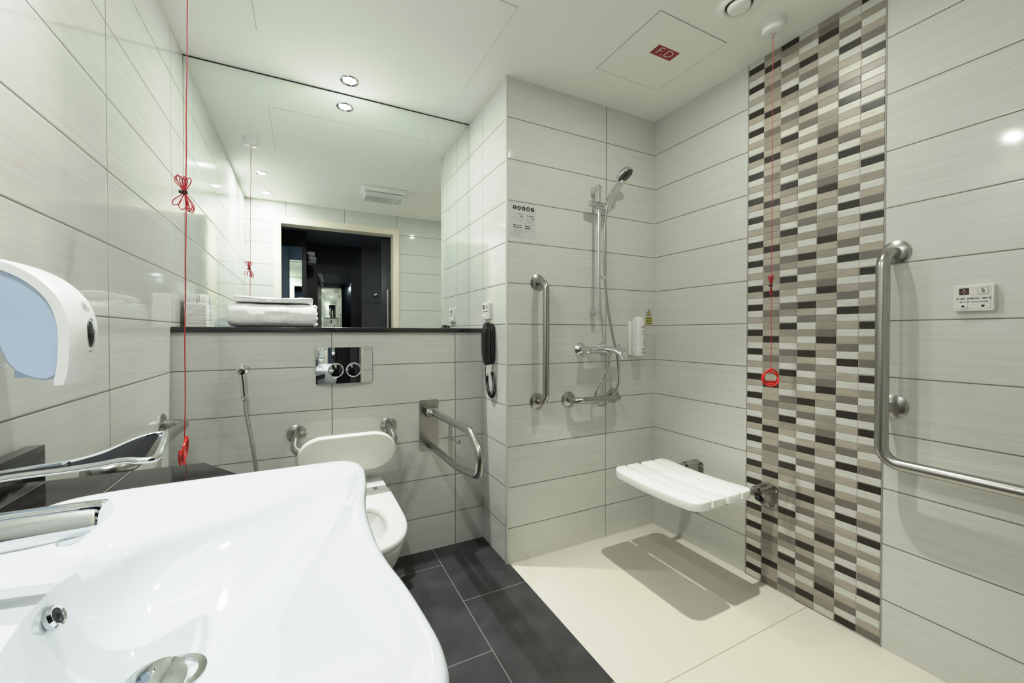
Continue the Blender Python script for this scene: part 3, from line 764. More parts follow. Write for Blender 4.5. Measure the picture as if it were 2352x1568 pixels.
U = smoothpath([(.836, 1.940, .970), (.838, 1.950, .945), (.842, 1.962, .925), (.848, 1.955, .905), (.852, 1.967, .890), (.858, 1.975, .860), (.862, 1.975, .835), (.864, 1.960, .812), (.866, 1.940, .802), (.868, 1.918, .815), (.868, 1.908, .845), (.867, 1.915, .885), (.866, 1.925, .918), (.866, 1.932, .926), (.866, 1.930, .968)], 10)
U = resample(U, .0012)
n0, n1 = int(len(U) * .16), int(len(U) * .90)
P = []
for i, p in enumerate(U):
    if i < n0 or i > n1: P.append(p)
    else:
        t = (U[min(i + 1, len(U) - 1)] - U[i - 1]).normalized(); a = Vector((1, 0, 0)); c = t.cross(a).normalized()
        ph_ = i * 2 * PI / 5.2
        for s_ in range(2):
            pp = ph_ + s_ * PI / 5.2
            P.append(p + t * .0006 * s_ + (a * math.cos(pp) + c * math.sin(pp)) * .0072)
MB().tube(P, .0021, 6).build('coiled_cord', M_black, ph)

# ---------------------------------------------------------------- things on the ledge
def towel(name, label, x0, x1, y0, y1, z0, z1, seed, layers, sag=.0):
    b = MB(); n = 56; m = 64; L = []
    for i in range(n + 1):
        t = i / n; x = x0 + (x1 - x0) * t
        ex = min(1, min(t, 1 - t) * (x1 - x0) / (.045 if layers == 1 else .016)); e = math.sqrt(max(0.0, 1 - (1 - ex) ** 2)) * .96 + .04
        ring = []
        for k in range(m):
            a = 2 * PI * k / m
            ca, sa = math.cos(a), math.sin(a); p = 3.4 if layers == 1 else 7.0
            rr_ = (abs(ca) ** p + abs(sa) ** p) ** (-1 / p)
            yy = (y0 + y1) / 2 + ca * rr_ * (y1 - y0) / 2 * (.93 + .07 * e)
            h = (z1 - z0) / 2; f = sa * rr_ * (.80 + .20 * e)
            zz = (z0 + z1) / 2 + f * h
            wv = sag * math.cos(2 * PI * t) if sa > -.2 else 0
            if layers > 1:
                g = 1 - .035 * math.exp(-(((f + .05)) / .13) ** 2); yy = (y0 + y1) / 2 + (yy - (y0 + y1) / 2) * g
            d = noise.noise((x * 22 + seed, yy * 30, zz * 30)) * .0035 + noise.noise((x * 70, yy * 80 + seed, zz * 80)) * .0016
            ring.append((x, yy + d * (1 if abs(ca) > .5 else .3), max(z0, zz + (d + wv if sa > -.6 else 0))))
        L.append(ring)
    b.loft(L)
    if layers == 1:     # folded edges showing at the right-hand end
        for j in range(5):
            zz = z0 + .012 + j * (z1 - z0 - .020) / 4
            q = [(x1 - .006 + .009 * math.sin(1.3 * j + 5 * t) * .35, y0 + .012 + (y1 - y0 - .024) * t, zz + .006 * math.sin(3 * t + j)) for t in [i / 16 for i in range(17)]]
            b.tube(q, [.009 + .0022 * noise.noise((j, i * .7, 3)) for i in range(17)], 10)
    o_ = b.build(name, M_towel, loc=((x0 + x1) / 2, (y0 + y1) / 2, z0), smooth=180)
    return o_
tag(towel('bath_towel', '', -.293, .052, 2.095, 2.285, 1.158, 1.2655, 3, 1, .0015), 'thick folded white bath towel lying on the dark ledge', 'towel')
tag(towel('hand_towel', '', -.272, .036, 2.105, 2.280, 1.2685, 1.292, 11, 2, .003), 'thin folded white hand towel on top of the bath towel', 'towel')
tp = thing('tissue_pack', 'square stack of folded white tissues at the end of the ledge', 'tissues', (-.42, 2.25, 1.158))
b = MB(); N = 26
for i in range(N):
    z = 1.1582 + i * .1 / N; d = random.uniform(-.0005, .0005)
    b.box(-.4605 + d, -.3835 + d, 2.212 - d, 2.293 + d * .3, z, z + .1 / N * .997, .0003, 1)
b.build('tissues', M_tissue, tp)
bd = MB(); w = .0035; x0, z0, x1, z1 = -.452, 1.205, -.386, 1.252
bd.add([(x0, 2.2106, z0), (x1, 2.2106, z1), (x1, 2.2106, z1 + w), (x0, 2.2106, z0 + w), (x0, 2.2120, z0), (x1, 2.2120, z1), (x1, 2.2120, z1 + w), (x0, 2.2120, z0 + w)], [(0, 1, 2, 3), (0, 1, 5, 4), (2, 3, 7, 6), (1, 2, 6, 5), (3, 0, 4, 7)])
bd.build('wrapper_fold', M_plast, tp)
sb = thing('small_carton', 'small white carton lying on top of the stacked tissues', 'box', (-.42, 2.25, 1.2586))
MB().box(-.4595, -.3860, 2.218, 2.288, 1.2586, 1.302, .0012).build('carton', M_plast, sb)
MB().box(-.4180, -.4162, 2.2173, 2.2186, 1.2595, 1.3012).build('green_stripe', mat('dull green', (.13, .17, .12), .6), sb)
b = MB()
for z0, z1, d in ((1.2925, 1.2965, .0028), (1.2885, 1.2915, .0022), (1.284, 1.287, .0024), (1.2795, 1.283, .002), (1.2755, 1.2785, .0023), (1.271, 1.2745, .002), (1.267, 1.270, .0021)): b.box(-.4105, -.4105 + d, 2.2174, 2.2185, z0, z1)
b.build('print', M_gtext, sb)

# ---------------------------------------------------------------- flush plate, bidet spray
fp = thing('flush_plate', 'mirror-finish dual flush plate on the half wall above the backrest', 'flush plate', (.17, YH, .895))
pb = MB(); L0 = rrect(.249, .170, .004, 4)
def bulge(p): return .010 + .0095 * (1 - (p[0] / .125) ** 2)
pb.loft([[(.1705 + p[0], YH, .980 + p[1]) for p in L0], [(.1705 + p[0], YH - .008, .980 + p[1]) for p in L0]], True, False)
nx, nz = 16, 6; vs = []; fs = []
for i in range(nx + 1):
    for j in range(nz + 1):
        x = -.1235 + .247 * i / nx; z = -.084 + .168 * j / nz
        vs.append((.1705 + x, YH - .0085 - .0098 * (1 - (x / .1235) ** 2), .980 + z))
for i in range(nx):
    for j in range(nz):
        a = i * (nz + 1) + j; fs.append((a, a + 1, a + nz + 2, a + nz + 1))
pb.add(vs, fs); pb.build('plate', M_dchrome, fp)
for x in (.130, .208):
    MB().lathe([(.0345, 0), (.0345, .003), (.0325, .0045), (.0300, .003), (.0285, .0005)], (x, YH - .0170, .958), (0, -1, 0), 40).build('button_ring', M_chrome, fp)
    MB().lathe([(.0288, .0005), (.0275, .0030), (.015, .0040), (0, .0044)], (x, YH - .0170, .958), (0, -1, 0), 36).build('flush_button', M_dchrome, fp)
bs = thing('bidet_sprayer', 'chrome bidet spray with ribbed hose hung on the half wall', 'bidet spray', (-.235, YH, .90))
MB().lathe([(.0235, 0), (.0235, .005), (.019, .008), (.012, .012), (.012, .034), (0, .036)], (-.2365, YH, .979), (0, -1, 0), 28).build('wall_holder', M_chrome, bs)
hpth = [(-.2345, YH - .052, .985), (-.2335, YH - .050, .962), (-.2315, YH - .046, .935), (-.2285, YH - .044, .892), (-.2255, YH - .043, .855), (-.2250, YH - .043, .848)]
MB().tube(smoothpath(hpth, 6), [.013 if i < 6 else .0115 if i < 24 else .0125 for i in range(31)], 18).lathe([(0, -.006), (.012, -.006), (.0145, 0), (.013, .008), (0, .010)], (-.2345, YH - .056, .972), (0, -1, -.25), 22).build('spray_handle', M_chrome, bs)
MB().tube([(-.2262, YH - .043, .868), (-.2258, YH - .043, .862)], .0131, 18).build('band', M_grey, bs)
hz = resample(smoothpath([(-.2250, YH - .043, .850), (-.2215, YH - .042, .80), (-.2095, YH - .040, .72), (-.196, YH - .038, .62), (-.186, YH - .036, .53), (-.178, YH - .034, .42), (-.185, YH - .03, .33), (-.215, YH - .025, .30), (-.245, YH - .02, .33), (-.25, YH - .004, .36)], 10), .0024)
MB().tube(hz, [.0078 if i % 2 else .0070 for i in range(len(hz))], 10).build('hose', M_tan, bs)

# ---------------------------------------------------------------- toilet
tl = thing('toilet', 'white wall-hung toilet with its seat down below the backrest', 'toilet', (.165, YH, .07))
CX = .165
def toilet_outline(hw, yf, yb=YH - .001, n=44, sq=2.6):
    """closed outline: straight sides then a squarish round nose"""
    P = []; L0 = min(.27, (yb - yf) * .5)
    yc = yf + L0
    for k in range(n + 1):
        a = -PI / 2 + PI * k / n      # right side round the front to left
        ca, sa = math.cos(a), math.sin(a)
        P.append((CX - hw * math.copysign(abs(sa) ** (2 / sq), sa), yc - L0 * abs(ca) ** (2 / sq)))
    P.append((CX - hw, (yc + yb) / 2)); P.append((CX - hw, yb)); P.append((CX, yb)); P.append((CX + hw, yb)); P.append((CX + hw, (yc + yb) / 2))
    return P
secs = [(.085, .105, 1.80), (.10, .118, 1.74), (.15, .130, 1.63), (.21, .142, 1.53), (.27, .154, 1.455), (.33, .166, 1.405), (.375, .174, 1.385), (.400, .177, 1.380), (.404, .175, 1.383)]
b = MB(); loops = [[(x, y, z) for x, y in toilet_outline(hw, yf)] for z, hw, yf in secs]
def hole(hw, y0, y1, z, ref):
    # inner loop with as many points, star-shaped about the bowl centre
    cy = (y0 + y1) / 2; hy = (y1 - y0) / 2; out = []
    for p in ref:
        a = math.atan2(p[1] - cy, p[0] - CX); ca, sa = math.cos(a), math.sin(a)
        rr_ = ((abs(ca) / hw) ** 2.4 + (abs(sa) / hy) ** 2.4) ** (-1 / 2.4)
        out.append((CX + ca * rr_, cy + sa * rr_, z))
    return out
ref = toilet_outline(.175, 1.383)
loops += [hole(.112, 1.440, 1.765, .404, ref), hole(.110, 1.444, 1.760, .395, ref), hole(.104, 1.455, 1.745, .36, ref), hole(.090, 1.48, 1.72, .30, ref), hole(.065, 1.52, 1.69, .24, ref), hole(.04, 1.56, 1.66, .215, ref)]
b.loft(loops); b.build('bowl', M_wc, tl, smooth=50)
b = MB()
yb = 1.915
so = toilet_outline(.180, 1.366, yb); 
def ins(P, d): return [(CX + (x - CX) * (1 - d / .18), 1.6 + (y - 1.6) * (1 - d / .27)) for x, y in P]
loops = [[(x, y, .406) for x, y in ins(so, .003)], [(x, y, .410) for x, y in so], [(x, y, .422) for x, y in so], [(x, y, .4285) for x, y in ins(so, .004)], [(x, y, .430) for x, y in ins(so, .012)],
         hole(.118, 1.432, 1.775, .4285, so), hole(.110, 1.441, 1.765, .424, so), hole(.106, 1.446, 1.760, .416, so), hole(.107, 1.445, 1.762, .406, so)]
loops.append(loops[0])
b.loft(loops, False, False); b.build('seat', M_wc, tl, smooth=50)
b = MB().box(CX - .172, CX + .172, 1.922, YH - .002, .402, .428, .008, 3); b.build('back_deck', M_wc, tl)
for x in (.048, .282): MB().box(x - .010, x + .010, 1.906, 1.930, .424, .434, .002).build('hinge', M_chrome, tl)

# backrest
br = thing('back_support_rail', 'cream padded backrest on steel arms above the toilet', 'backrest', (.168, YH, .60))
pw, phh = .402, .166
L0 = rrect(pw, phh, .0825, 12); c = (.1705, .606)
def bl(s, y): return [(c[0] + p[0] * s, y + .05 * (c[1] + p[1] - c[1]) * -1, c[1] + p[1] * s) for p in L0]
def bl2(d, y):
    A, B = pw / 2 - d, phh / 2 - d; rx, rz = .102 - d, .0825 - d; L = []
    for sx, sz, a0 in ((1, 1, 0), (-1, 1, 90), (-1, -1, 180), (1, -1, 270)):
        for k in range(13):
            t = math.radians(a0 + 90 * k / 12); L.append((sx * (A - rx) + rx * math.cos(t), sz * (B - rz) + rz * math.sin(t)))
    return [(c[0] + p[0], y - .10 * p[1], c[1] + p[1]) for p in L]
MB().loft([bl2(.004, 1.938), bl2(0, 1.934), bl2(0, 1.908), bl2(.003, 1.902), bl2(.009, 1.899)]).build('pad', M_pad, br, smooth=50)
b = MB(); b.tube(fillet([(-.034, YH, .678), (-.043, 1.955, .620), (.383, 1.955, .618), (.371, YH, .673)], .045, 10), .0165, 20); b.build('tube', M_steel, br)
for x, z in ((-.034, .677), (.371, .673)):
    f = MB(); flange(f, (x, YH, z), (0, -1, 0), .040); f.build('flange', M_steel, br)

# fold-down support rail
fr = thing('folding_support_rail', 'fold-down steel support rail with roll holder beside the toilet', 'support rail', (.575, YH, .53))
p0 = MB(); L0 = rrect(.099, .260, .010, 4)
p0.loft([[(.5745 + p[0], YH, .656 + p[1]) for p in L0], [(.5745 + p[0], YH - .0055, .656 + p[1]) for p in L0]]); p0.build('wall_plate', M_steel, fr)
for x in (.542, .609): MB().lathe([(.0085, 0), (.0085, .003), (.006, .006), (0, .0065)], (x, YH - .005, .768), (0, -1, 0), 18).build('screw', M_steel, fr)
hg = MB(); prof = [(0, .022), (.045, .022), (.060, .016), (.068, .0), (.062, -.016), (.050, -.022), (0, -.020)]
hg.prism(prof, lambda p: (.549, YH - .004 - p[0], .728 + p[1]), lambda p: (.609, YH - .004 - p[0], .728 + p[1])); hg.build('hinge_block', M_steel, fr, bevel=(.002, 2))
MB().lathe([(.007, 0), (.007, .003), (0, .004)], (.549, YH - .052, .728), (-1, 0, 0), 16).build('hinge_pin', M_chrome, fr)
XFr = .580
b = MB(); b.tube(fillet([(XFr, YH - .048, .730), (XFr, 1.50, .748), (XFr, 1.395, .680), (XFr, 1.42, .598), (XFr, 1.47, .588), (XFr, 1.640, .562), (XFr, YH - .006, .549)], [.10, .08, .045, .05, .045], 10), .0165, 20); b.build('rail_tube', M_steel, fr)
b = MB()
for y in (1.765, 1.735): b.tube([(XFr, y, .725), (XFr, y, .560)], .0042, 10)
b.tube(fillet([(XFr, 1.765, .664), (XFr, 1.628, .664), (XFr, 1.628, .682)], .006, 5), .0036, 10)
b.build('roll_holder', M_steel, fr)

# ---------------------------------------------------------------- fold-down shower seat
st = thing('shower_bench', 'white slatted fold-down shower seat on steel wall brackets', 'shower seat', (XR, 1.3, .36))
SY0, SY1 = 1.062, 1.548
def board(x0, x1, round_low, nm):
    g = (x0 + x1) / 2; b = MB(); L = []
    stn = [0, .0015, .004, .008, .014, .022, .032, .045] ; Ls = SY1 - SY0
    ts = stn + [.06 + (Ls - .12) * i / 14 for i in range(15)] + [Ls - s for s in stn[::-1]]
    for d in ts:
        y = SY0 + d; e = min(d, Ls - d); R = .045; R2 = .012
        inset = R - math.sqrt(max(0, R * R - max(0, R - e) ** 2)); in2 = R2 - math.sqrt(max(0, R2 * R2 - max(0, R2 - e) ** 2))
        xa, xb = (x0 + inset, x1 - in2) if round_low else (x0 + in2, x1 - inset)
        q = 2 * d / Ls - 1; zt = .466 + .0115 * q * q; zb_ = zt - .036; k = .006
        er = max(0.0, .004 - e) * .8
        gd = .013 if e > .012 else .026
        prof = [(xa, zb_ + .002), (xa, zt - k - er), (xa + k * .35, zt - k * .35 - er), (xa + k, zt - er), (g - .0085, zt - er), (g - .0062, zt - .002 - er), (g - .0055, zt - gd), (g + .0055, zt - gd), (g + .0062, zt - .002 - er), (g + .0085, zt - er), (xb - k, zt - er), (xb - k * .35, zt - k * .35 - er), (xb, zt - k - er), (xb, zb_ + .002)]
        L.append([(x, y, z) for x, z in prof])
    b.loft(L); return b.build(nm, M_seat, st, smooth=40)
board(1.333, 1.506, True, 'seat_board'); board(1.516, 1.689, False, 'seat_board')
for yr in (1.135, 1.475): MB().box(1.46, 1.56, yr - .030, yr + .030, .428, .446, .003).build('cross_rib', M_seat, st)
for yb_ in (1.098, 1.474):
    MB().tube([(1.375, yb_, .437), (1.68, yb_, .437), (1.70, yb_, .450), (1.785, yb_, .452)], .0125, 16).build('support_tube', M_steel, st)
    b = MB()
    w = .0225; tk = .0025
    # folded channel: top skin, two cheeks, wall plate
    arc = [(yb_ + w * math.cos(a), .446 + w * .9 * math.sin(a)) for a in [PI * i / 10 for i in range(11)]]
    arc_in = [(yb_ + (w - tk) * math.cos(a), .446 + (w - tk) * .9 * math.sin(a)) for a in [PI * i / 10 for i in range(10, -1, -1)]]
    b.prism(arc + arc_in, lambda p: (1.752, p[0], p[1]), lambda p: (XR - .003, p[0], p[1]))
    for s in (-1, 1):
        ch = [(1.752, .446), (1.760, .424), (1.795, .398), (1.822, .366), (XR - .003, .362), (XR - .003, .446)]
        b.prism(ch, lambda p: (p[0], yb_ + s * w, p[1]), lambda p: (p[0], yb_ + s * (w - tk), p[1]))
    b.build('hinge_bracket', M_steel, st, bevel=(.0008, 1))
    b = MB(); L0 = rrect(.076, .100, .014, 5)
    b.loft([[(XR - .0002, yb_ + p[0], .408 + p[1]) for p in L0], [(XR - .0040, yb_ + p[0], .408 + p[1]) for p in L0]]); b.build('wall_plate', M_steel, st)
    for dy in (-.0305, .0305):
        for z in (.437, .378): MB().lathe([(.0058, 0), (.0055, .003), (0, .005)], (XR - .004, yb_ + dy, z), (-1, 0, 0), 14).build('bolt', M_chrome, st)
    MB().lathe([(.0085, 0), (.0085, .003), (.006, .005), (0, .0055)], (1.768, yb_ - w, .432), (0, -1, 0), 18).build('pivot_pin', M_chrome, st)
    MB().box(1.756, 1.792, yb_ - .010, yb_ + .010, .396, .418, .003, M=Matrix.Rotation(.6, 3, 'Y')).build('stop_block', M_black, st)

# ---------------------------------------------------------------- counter, basin, tap
Y0 = .600
ct = thing('granite_counter', 'black granite counter strip with upstand behind the washbasin', 'counter', (-.35, .6, .80))
cp = [(XL + .0005, .165), (-.12, .165), (-.12, .262), (-.372, .262), (-.372, .938), (-.12, .938), (-.118, .965), (-.128, 1.005), (-.201, 1.121), (XL + .0005, 1.121)]
b = MB()
b.prism([(XL + .0005, .165), (-.372, .165), (-.372, 1.121), (XL + .0005, 1.121)], lambda p: (p[0], p[1], .814), lambda p: (p[0], p[1], .844))
b.prism([(-.372, .938), (-.12, .938), (-.118, .965), (-.128, 1.005), (-.201, 1.121), (-.372, 1.121)], lambda p: (p[0], p[1], .814), lambda p: (p[0], p[1], .844))
b.prism([(-.372, .165), (-.12, .165), (-.12, .262), (-.372, .262)], lambda p: (p[0], p[1], .814), lambda p: (p[0], p[1], .844))
b.build('worktop', M_granite, ct, smooth=0)
MB().box(XL + .0005, -.450, .165, 1.117, .8442, .9165, .0015, 2).build('upstand', M_granite, ct)
b = MB()
b.box(-.3255, -.3243, .938, 1.120, .8439, .8442); b.box(-.4500, -.4488, .165, 1.117, .8440, .8448)
b.build('joint', M_grey, ct, smooth=0)
MB().box(XL + .0005, -.21, 1.085, 1.119, .70, .814, .002).build('fascia', M_granite, ct)

wb = thing('washbasin', 'large white ceramic washbasin with a concave front edge', 'washbasin', (-.13, Y0, .70))
half = [(-.385, 0), (-.385, .10), (-.385, .20), (-.374, .262), (-.346, .309), (-.297, .326), (-.22, .332), (-.12, .333), (-.06, .333), (0, .333), (.055, .332), (.083, .323), (.099, .299), (.1055, .265), (.1045, .230), (.098, .165), (.0885, .105), (.0835, .05), (.0825, 0)]
full = [(x, Y0 + d) for x, d in half] + [(x, Y0 - d) for x, d in half[-2:0:-1]]
OUT = [(p.x, p.y) for p in smoothpath([(x, y, 0) for x, y in full], 5, True)]
D = Vector((-.140, Y0, 0)); NP = len(OUT)
BOWL = [(-.245, 0), (-.245, .06), (-.238, .12), (-.213, .165), (-.15, .187), (-.08, .203), (.0, .236), (.052, .262), (.074, .262), (.082, .235), (.078, .165), (.062, .09), (.052, .03), (.050, 0)]
BFULL = [(x, Y0 + d) for x, d in BOWL] + [(x, Y0 - d) for x, d in BOWL[-2:0:-1]]
BOUT = [(p.x, p.y) for p in smoothpath([(x, y, 0) for x, y in BFULL], 6, True)]
def deckw(p):
    # distance from the outline to the bowl edge along the ray towards the waste
    a = Vector(p[:2]); d = (Vector((D.x, D.y)) - a); Ln = d.length; d.normalize(); best = .03
    for (x1, y1), (x2, y2) in zip(BOUT, BOUT[1:] + BOUT[:1]):
        ex, ey = x2 - x1, y2 - y1; den = d.x * ey - d.y * ex
        if abs(den) < 1e-9: continue
        t = ((x1 - a.x) * ey - (y1 - a.y) * ex) / den; u_ = ((x1 - a.x) * d.y - (y1 - a.y) * d.x) / den
        if 0 <= u_ <= 1 and 0 < t < Ln: best = max(.022, t)
    return best
def drop(p):
    d = (Vector((p[0], p[1], 0)) - D).normalized()
    return .004 + .24 * (deckw(p) - .02) * (1 - .85 * max(0, -d.x) ** 2)
def steep(p):
    d = (Vector((p[0], p[1], 0)) - D).normalized()
    return min(1, max(0, .5 - d.x * .62 + .0))
def ring(dist, z):
    """points moved inwards from the outline by dist(p,L) with height z(p,L)"""
    o_ = []
    for p in OUT:
        P3 = Vector((p[0], p[1], 0)); v = D - P3; Ln = v.length; q = P3 + v / Ln * dist(p, Ln)
        o_.append((q.x, q.y, z(p, Ln)))
    return o_
ZT = .8655
loops = [ring(lambda p, L: L * .80, lambda p, L: .690), ring(lambda p, L: L * .52, lambda p, L: .702), ring(lambda p, L: L * .30, lambda p, L: .725), ring(lambda p, L: .030, lambda p, L: .762), ring(lambda p, L: .012, lambda p, L: .795), ring(lambda p, L: .003, lambda p, L: .835)]
for a in (0, .25, .5, .75, 1.0):
    t = a * PI / 2; R = .010
    loops.append(ring(lambda p, L, t=t: R * (1 - math.cos(t)), lambda p, L, t=t: ZT - R + R * math.sin(t)))
loops.append(ring(lambda p, L: .017, lambda p, L: ZT - .0005))
for k in range(1, 6):
    s = k / 5; loops.append(ring(lambda p, L, s=s: .017 + (deckw(p) - .017) * s, lambda p, L, s=s: ZT - .0008 - drop(p) * s ** 1.5))
NB = 22
for k in range(1, NB + 1):
    s = k / NB
    def hz_(p, L, s=s):
        # steep wall at the back and sides, long gentle ramp at the front
        e = s * s * (3 - 2 * s); w_ = steep(p)
        wall = .25 * e + .75 * (1 - (1 - s) ** 6) * min(1, s / .06) ** .3
        rmp = .35 * e + .65 * s
        f = w_ * wall + (1 - w_) * rmp
        z0_ = ZT - .0008 - drop(p)
        return z0_ - (z0_ - .7360) * f
    loops.append(ring(lambda p, L, s=s: deckw(p) + (L * .86 - deckw(p)) * s, hz_))
bz = MB().loft(loops, True, True); basin = bz.build('basin', M_white, wb, smooth=60)
dr = thing_d = MB()
dr.lathe([(.0345, 0), (.0345, .002), (.026, .0022), (.024, -.006)], (-.140, Y0 - .006, .7360), (0, 0, 1), 36); dr.build('waste_ring', M_chrome, wb)
plg = MB(); ax = Vector((-.10, -.28, 1)).normalized()
plg.lathe([(0, -.004), (.020, -.004), (.0315, .001), (.0335, .0035), (.0325, .006), (.026, .0085), (0, .0105)], (-.151, Y0 - .028, .7425), ax, 40); plg.build('waste_plug', M_chrome, wb)
on = Vector((.90, 0, .42)).normalized()
MB().lathe([(.0128, -.002), (.0128, .0022), (.0108, .0048), (.0084, .004), (.0075, -.001)], (-.2375, .600, .8330), on, 32).build('overflow_ring', M_chrome, wb)
MB().lathe([(.0082, .0008), (0, .0010)], (-.2375, .600, .8330), on, 20).build('overflow_hole', M_text, wb)

YT = .600
tp_ = thing('basin_tap', 'chrome basin mixer tap with long looped elbow lever', 'tap', (-.335, YT, .8645))
MB().lathe([(.027, 0), (.027, .004), (.0235, .008), (.0225, .05), (.0235, .095), (.020, .112), (0, .116)], (-.335, YT, .8640), (0, 0, 1), 32).build('body', M_chrome, tp_)
L = []
for x, k_ in ((-.335, 1), (-.26, 1), (-.215, 1), (-.203, .97), (-.198, .90), (-.1955, .78)):
    hw = .0215 * (.75 + .25 * k_); zt_ = .9505 - .012 * (1 - k_); ze = .9305 + .004 * (1 - k_) * 2
    top_ = [(x, YT + hw * math.cos(a), ze + (zt_ - ze) * math.sin(a) ** .8) for a in [PI * i / 12 for i in range(13)]]
    L.append(top_ + [(x, YT - hw, ze - .003), (x - .0, YT - hw * .80, ze - .0045), (x, YT + hw * .80, ze - .0045), (x, YT + hw, ze - .003)])
bl_ = []
for x, h_ in ((-.335, .020), (-.25, .016), (-.212, .0115), (-.203, .006)):
    bl_.append([(x, YT + .0165 * math.cos(a), .9265 - h_ * abs(math.sin(a)) ** .7) for a in [PI * i / 10 for i in range(11)]])
MB().loft(bl_).build('spout_belly', M_chrome, tp_, smooth=50)
MB().loft(L).build('spout', M_chrome, tp_, smooth=40)
MB().lathe([(.0115, 0), (.0115, .005), (.009, .007), (0, .0065)], (-.2240, YT, .9165), (.06, 0, -1), 24).build('aerator', M_chrome, tp_)
# elbow lever: flat loop of polished rod with an open eye at the tip
lev = MB()
cen = [(-.335, .982, .0055), (-.30, .986, .0055), (-.26, .9895, .0058), (-.225, .9915, .0080), (-.20, .9955, .0135), (-.18, 1.0015, .0215), (-.167, 1.0040, .0265), (-.156, 1.0040, .0300)]
def edge(s_): return [Vector((x, YT + s_ * w_, z + .26 * s_ * w_)) for x, z, w_ in cen]
A_, B_ = edge(1), edge(-1)
loop = smoothpath(A_ + [Vector((-.1490, YT + .025, 1.0100)), Vector((-.1450, YT - .024, .9975))] + B_[::-1], 6, True)
lev.tube(loop, .0040, 12, closed=True, flat=(.8, 1.0))
solid = [(x, z, w_) for x, z, w_ in cen if x < -.222]
lev.loft([[(x, YT + w_, z - .004), (x, YT + w_, z + .004), (x, YT - w_, z + .004), (x, YT - w_, z - .004)] for x, z, w_ in solid])
lev.build('lever', M_chrome, tp_, smooth=50)
ins_ = MB(); ins_.loft([[(x, YT + w_ * .9, z + .234 * w_ - .0015), (x, YT + w_ * .9, z + .234 * w_ + .0012), (x, YT - w_ * .9, z - .234 * w_ + .0012), (x, YT - w_ * .9, z - .234 * w_ - .0015)] for x, z, w_ in cen if x > -.235])
ins_.build('lever_insert', mat('dark lever insert', (.006, .007, .008), .35, spec=.06), tp_)
MB().lathe([(.0195, 0), (.0205, .004), (.0195, .014), (.012, .018), (0, .018)], (-.335, YT, .974), (0, 0, 1), 28).build('lever_cap', M_chrome, tp_)

# ---------------------------------------------------------------- soap dispenser on the tiles
dp = thing('soap_dispenser', 'white soap dispenser with pale blue side on the tiles above the tap', 'dispenser', (XL, .965, 1.03))
DY0, DY1 = .930, 1.036
outer = smoothpath([(XL + .004, 1.2525, 0), (-.450, 1.2515, 0), (-.420, 1.2445, 0), (-.388, 1.226, 0), (-.362, 1.196, 0), (-.3490, 1.160, 0), (-.3455, 1.120, 0), (-.3478, 1.075, 0), (-.3515, 1.055, 0)], 5)
outer = [(p.x, p.y) for p in outer]
tip = [(-.3520, 1.0470), (-.3575, 1.0465)]
def inner(dx):
    return [(x - (dx if i > 12 else dx * .35) , z - (dx if i < 22 else dx * .2)) for i, (x, z) in enumerate(outer)][::-1]
TH = .013
def shell_loop(y, crown, th):
    o_ = [(x + crown * (.35 + .65 * min(1, i / 24)), z + crown * .55 * max(0, 1 - i / 24)) for i, (x, z) in enumerate(outer)]
    i_ = []
    n_ = len(outer)
    for i in range(n_):
        a = Vector(outer[max(i - 1, 0)]); c_ = Vector(outer[min(i + 1, n_ - 1)]); t = (c_ - a).normalized(); nn = Vector((t.y, -t.x))
        q = Vector(outer[i]) + nn * th
        i_.append((min(q.x, outer[i][0]), q.y))
    return [(x, y, z) for x, z in o_ + [(o_[-1][0] - .002, 1.0475)] + [(i_[-1][0], 1.0475)] + i_[::-1]]
SL = []
for i in range(13):
    t = i / 12; y = DY0 + (DY1 - DY0) * t; e = 1 - abs(2 * t - 1) ** 3.0
    SL.append(shell_loop(y, .0005 + .0060 * e ** .6, TH))
MB().loft(SL).build('cover', M_plast, dp, smooth=35)
inn = []
n_ = len(outer)
for i in range(n_):
    a = Vector(outer[max(i - 1, 0)]); c_ = Vector(outer[min(i + 1, n_ - 1)]); t = (c_ - a).normalized(); nn = Vector((t.y, -t.x)); q = Vector(outer[i]) + nn * (TH - .001)
    inn.append((min(q.x, outer[i][0]), q.y))
tank = [p for p in inn if p[1] > 1.062] + [(-.3760, 1.0555), (-.3920, 1.0600), (-.4090, 1.0705), (-.4200, 1.0870), (-.4265, 1.1080), (-.4330, 1.135), (-.450, 1.135), (XL + .001, 1.135)]
tkm = MB().prism(tank, lambda p: (p[0], DY0 + .004, p[1]), lambda p: (p[0], DY1 - .004, p[1])); tkm.build('tank', M_blue, dp, bevel=(.003, 2))
MB().box(-.4180, -.4000, DY0 + .02, DY0 + .07, 1.060, 1.095, .002).build('tank_clip', M_blue, dp)
MB().box(XL, XL + .012, DY0 + .01, DY1 - .01, 1.07, 1.24, .002).build('back_plate', M_plast, dp)
wn_ = MB().lathe([(0, .004), (.5, .0035), (.9, .002), (1.0, -.002)], (0, 0, 0), (1, 0, 0), 36)
wn_.v = [(-.3395 + v[0] - .0035 * (v[2]) ** 2 - (.0075 if v[1] > 0 else 0.002) * v[1] * v[1] * .3, (.990 + v[1] * .0125), 1.1290 + v[2] * .0285) for v in wn_.v]
wn_.build('level_window', M_clear, dp)
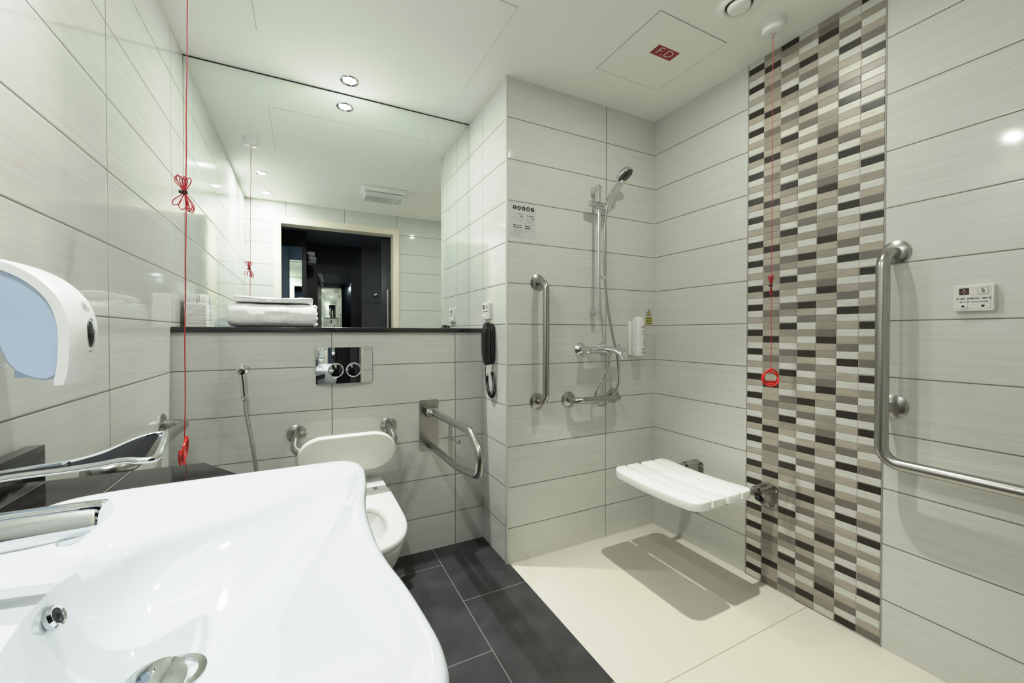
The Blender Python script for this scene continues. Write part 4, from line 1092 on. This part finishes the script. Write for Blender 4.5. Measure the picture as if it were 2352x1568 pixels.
rm = MB(); rm.tube([(-.3398, .990 + .0133 * math.cos(a), 1.1290 + .0300 * math.sin(a)) for a in [2 * PI * i / 40 for i in range(40)]], .0012, 8, closed=True); rm.build('window_rim', M_chrome, dp)

lg_ = MB()
for k, (y, z, l) in enumerate(((.980, 1.182, .012), (.987, 1.181, .014), (.994, 1.179, .012), (1.001, 1.177, .008), (.990, 1.166, .004))):
    lg_.tube([(-.3450 - .0040 * (i / 4) , y + .001 * i, z + l * (i / 4 - .5)) for i in range(5)], .0008, 6)
lg_.build('faint_logo', M_gtext, dp)

# ---------------------------------------------------------------- camera, world, view
cam = bpy.data.cameras.new('camera'); co = bpy.data.objects.new('camera', cam); link(co)
cam.sensor_fit = 'HORIZONTAL'; cam.sensor_width = 36; cam.lens = 938.24 / 2352 * 36
cam.shift_y = -(784 - 774.96) / 2352
cam.clip_start = .01
co.location = (0, 0, CAMZ); co.rotation_euler = (math.radians(90 - .6671), 0, math.radians(-26.9457))
sc = bpy.context.scene; sc.camera = co
w = bpy.data.worlds.new('world'); sc.world = w; w.use_nodes = True
w.node_tree.nodes['Background'].inputs[0].default_value = (.5, .55, .6, 1); w.node_tree.nodes['Background'].inputs[1].default_value = .02
sc.view_settings.view_transform = 'Standard'; sc.view_settings.look = 'None'; sc.view_settings.exposure = 0; sc.view_settings.gamma = 1
sc.view_settings.use_curve_mapping = True          # soft highlight shoulder
cm = sc.view_settings.curve_mapping; cm.white_level = (5.0, 5.0, 5.0); cm.extend = 'HORIZONTAL'
cc = cm.curves[3]
cc.points[0].location = (0, 0); cc.points[1].location = (1, 1)
for p in ((.04, .20), (.10, .48), (.20, .79), (.36, .93), (.62, .985)): cc.points.new(*p)
cm.update()
sc.cycles.max_bounces = 9; sc.cycles.diffuse_bounces = 4; sc.cycles.adaptive_threshold = .08; sc.cycles.adaptive_min_samples = 16; sc.cycles.glossy_bounces = 5
sc.cycles.caustics_reflective = True; sc.cycles.blur_glossy = 0.5; sc.cycles.caustics_refractive = False
sc.cycles.sample_clamp_indirect = 4
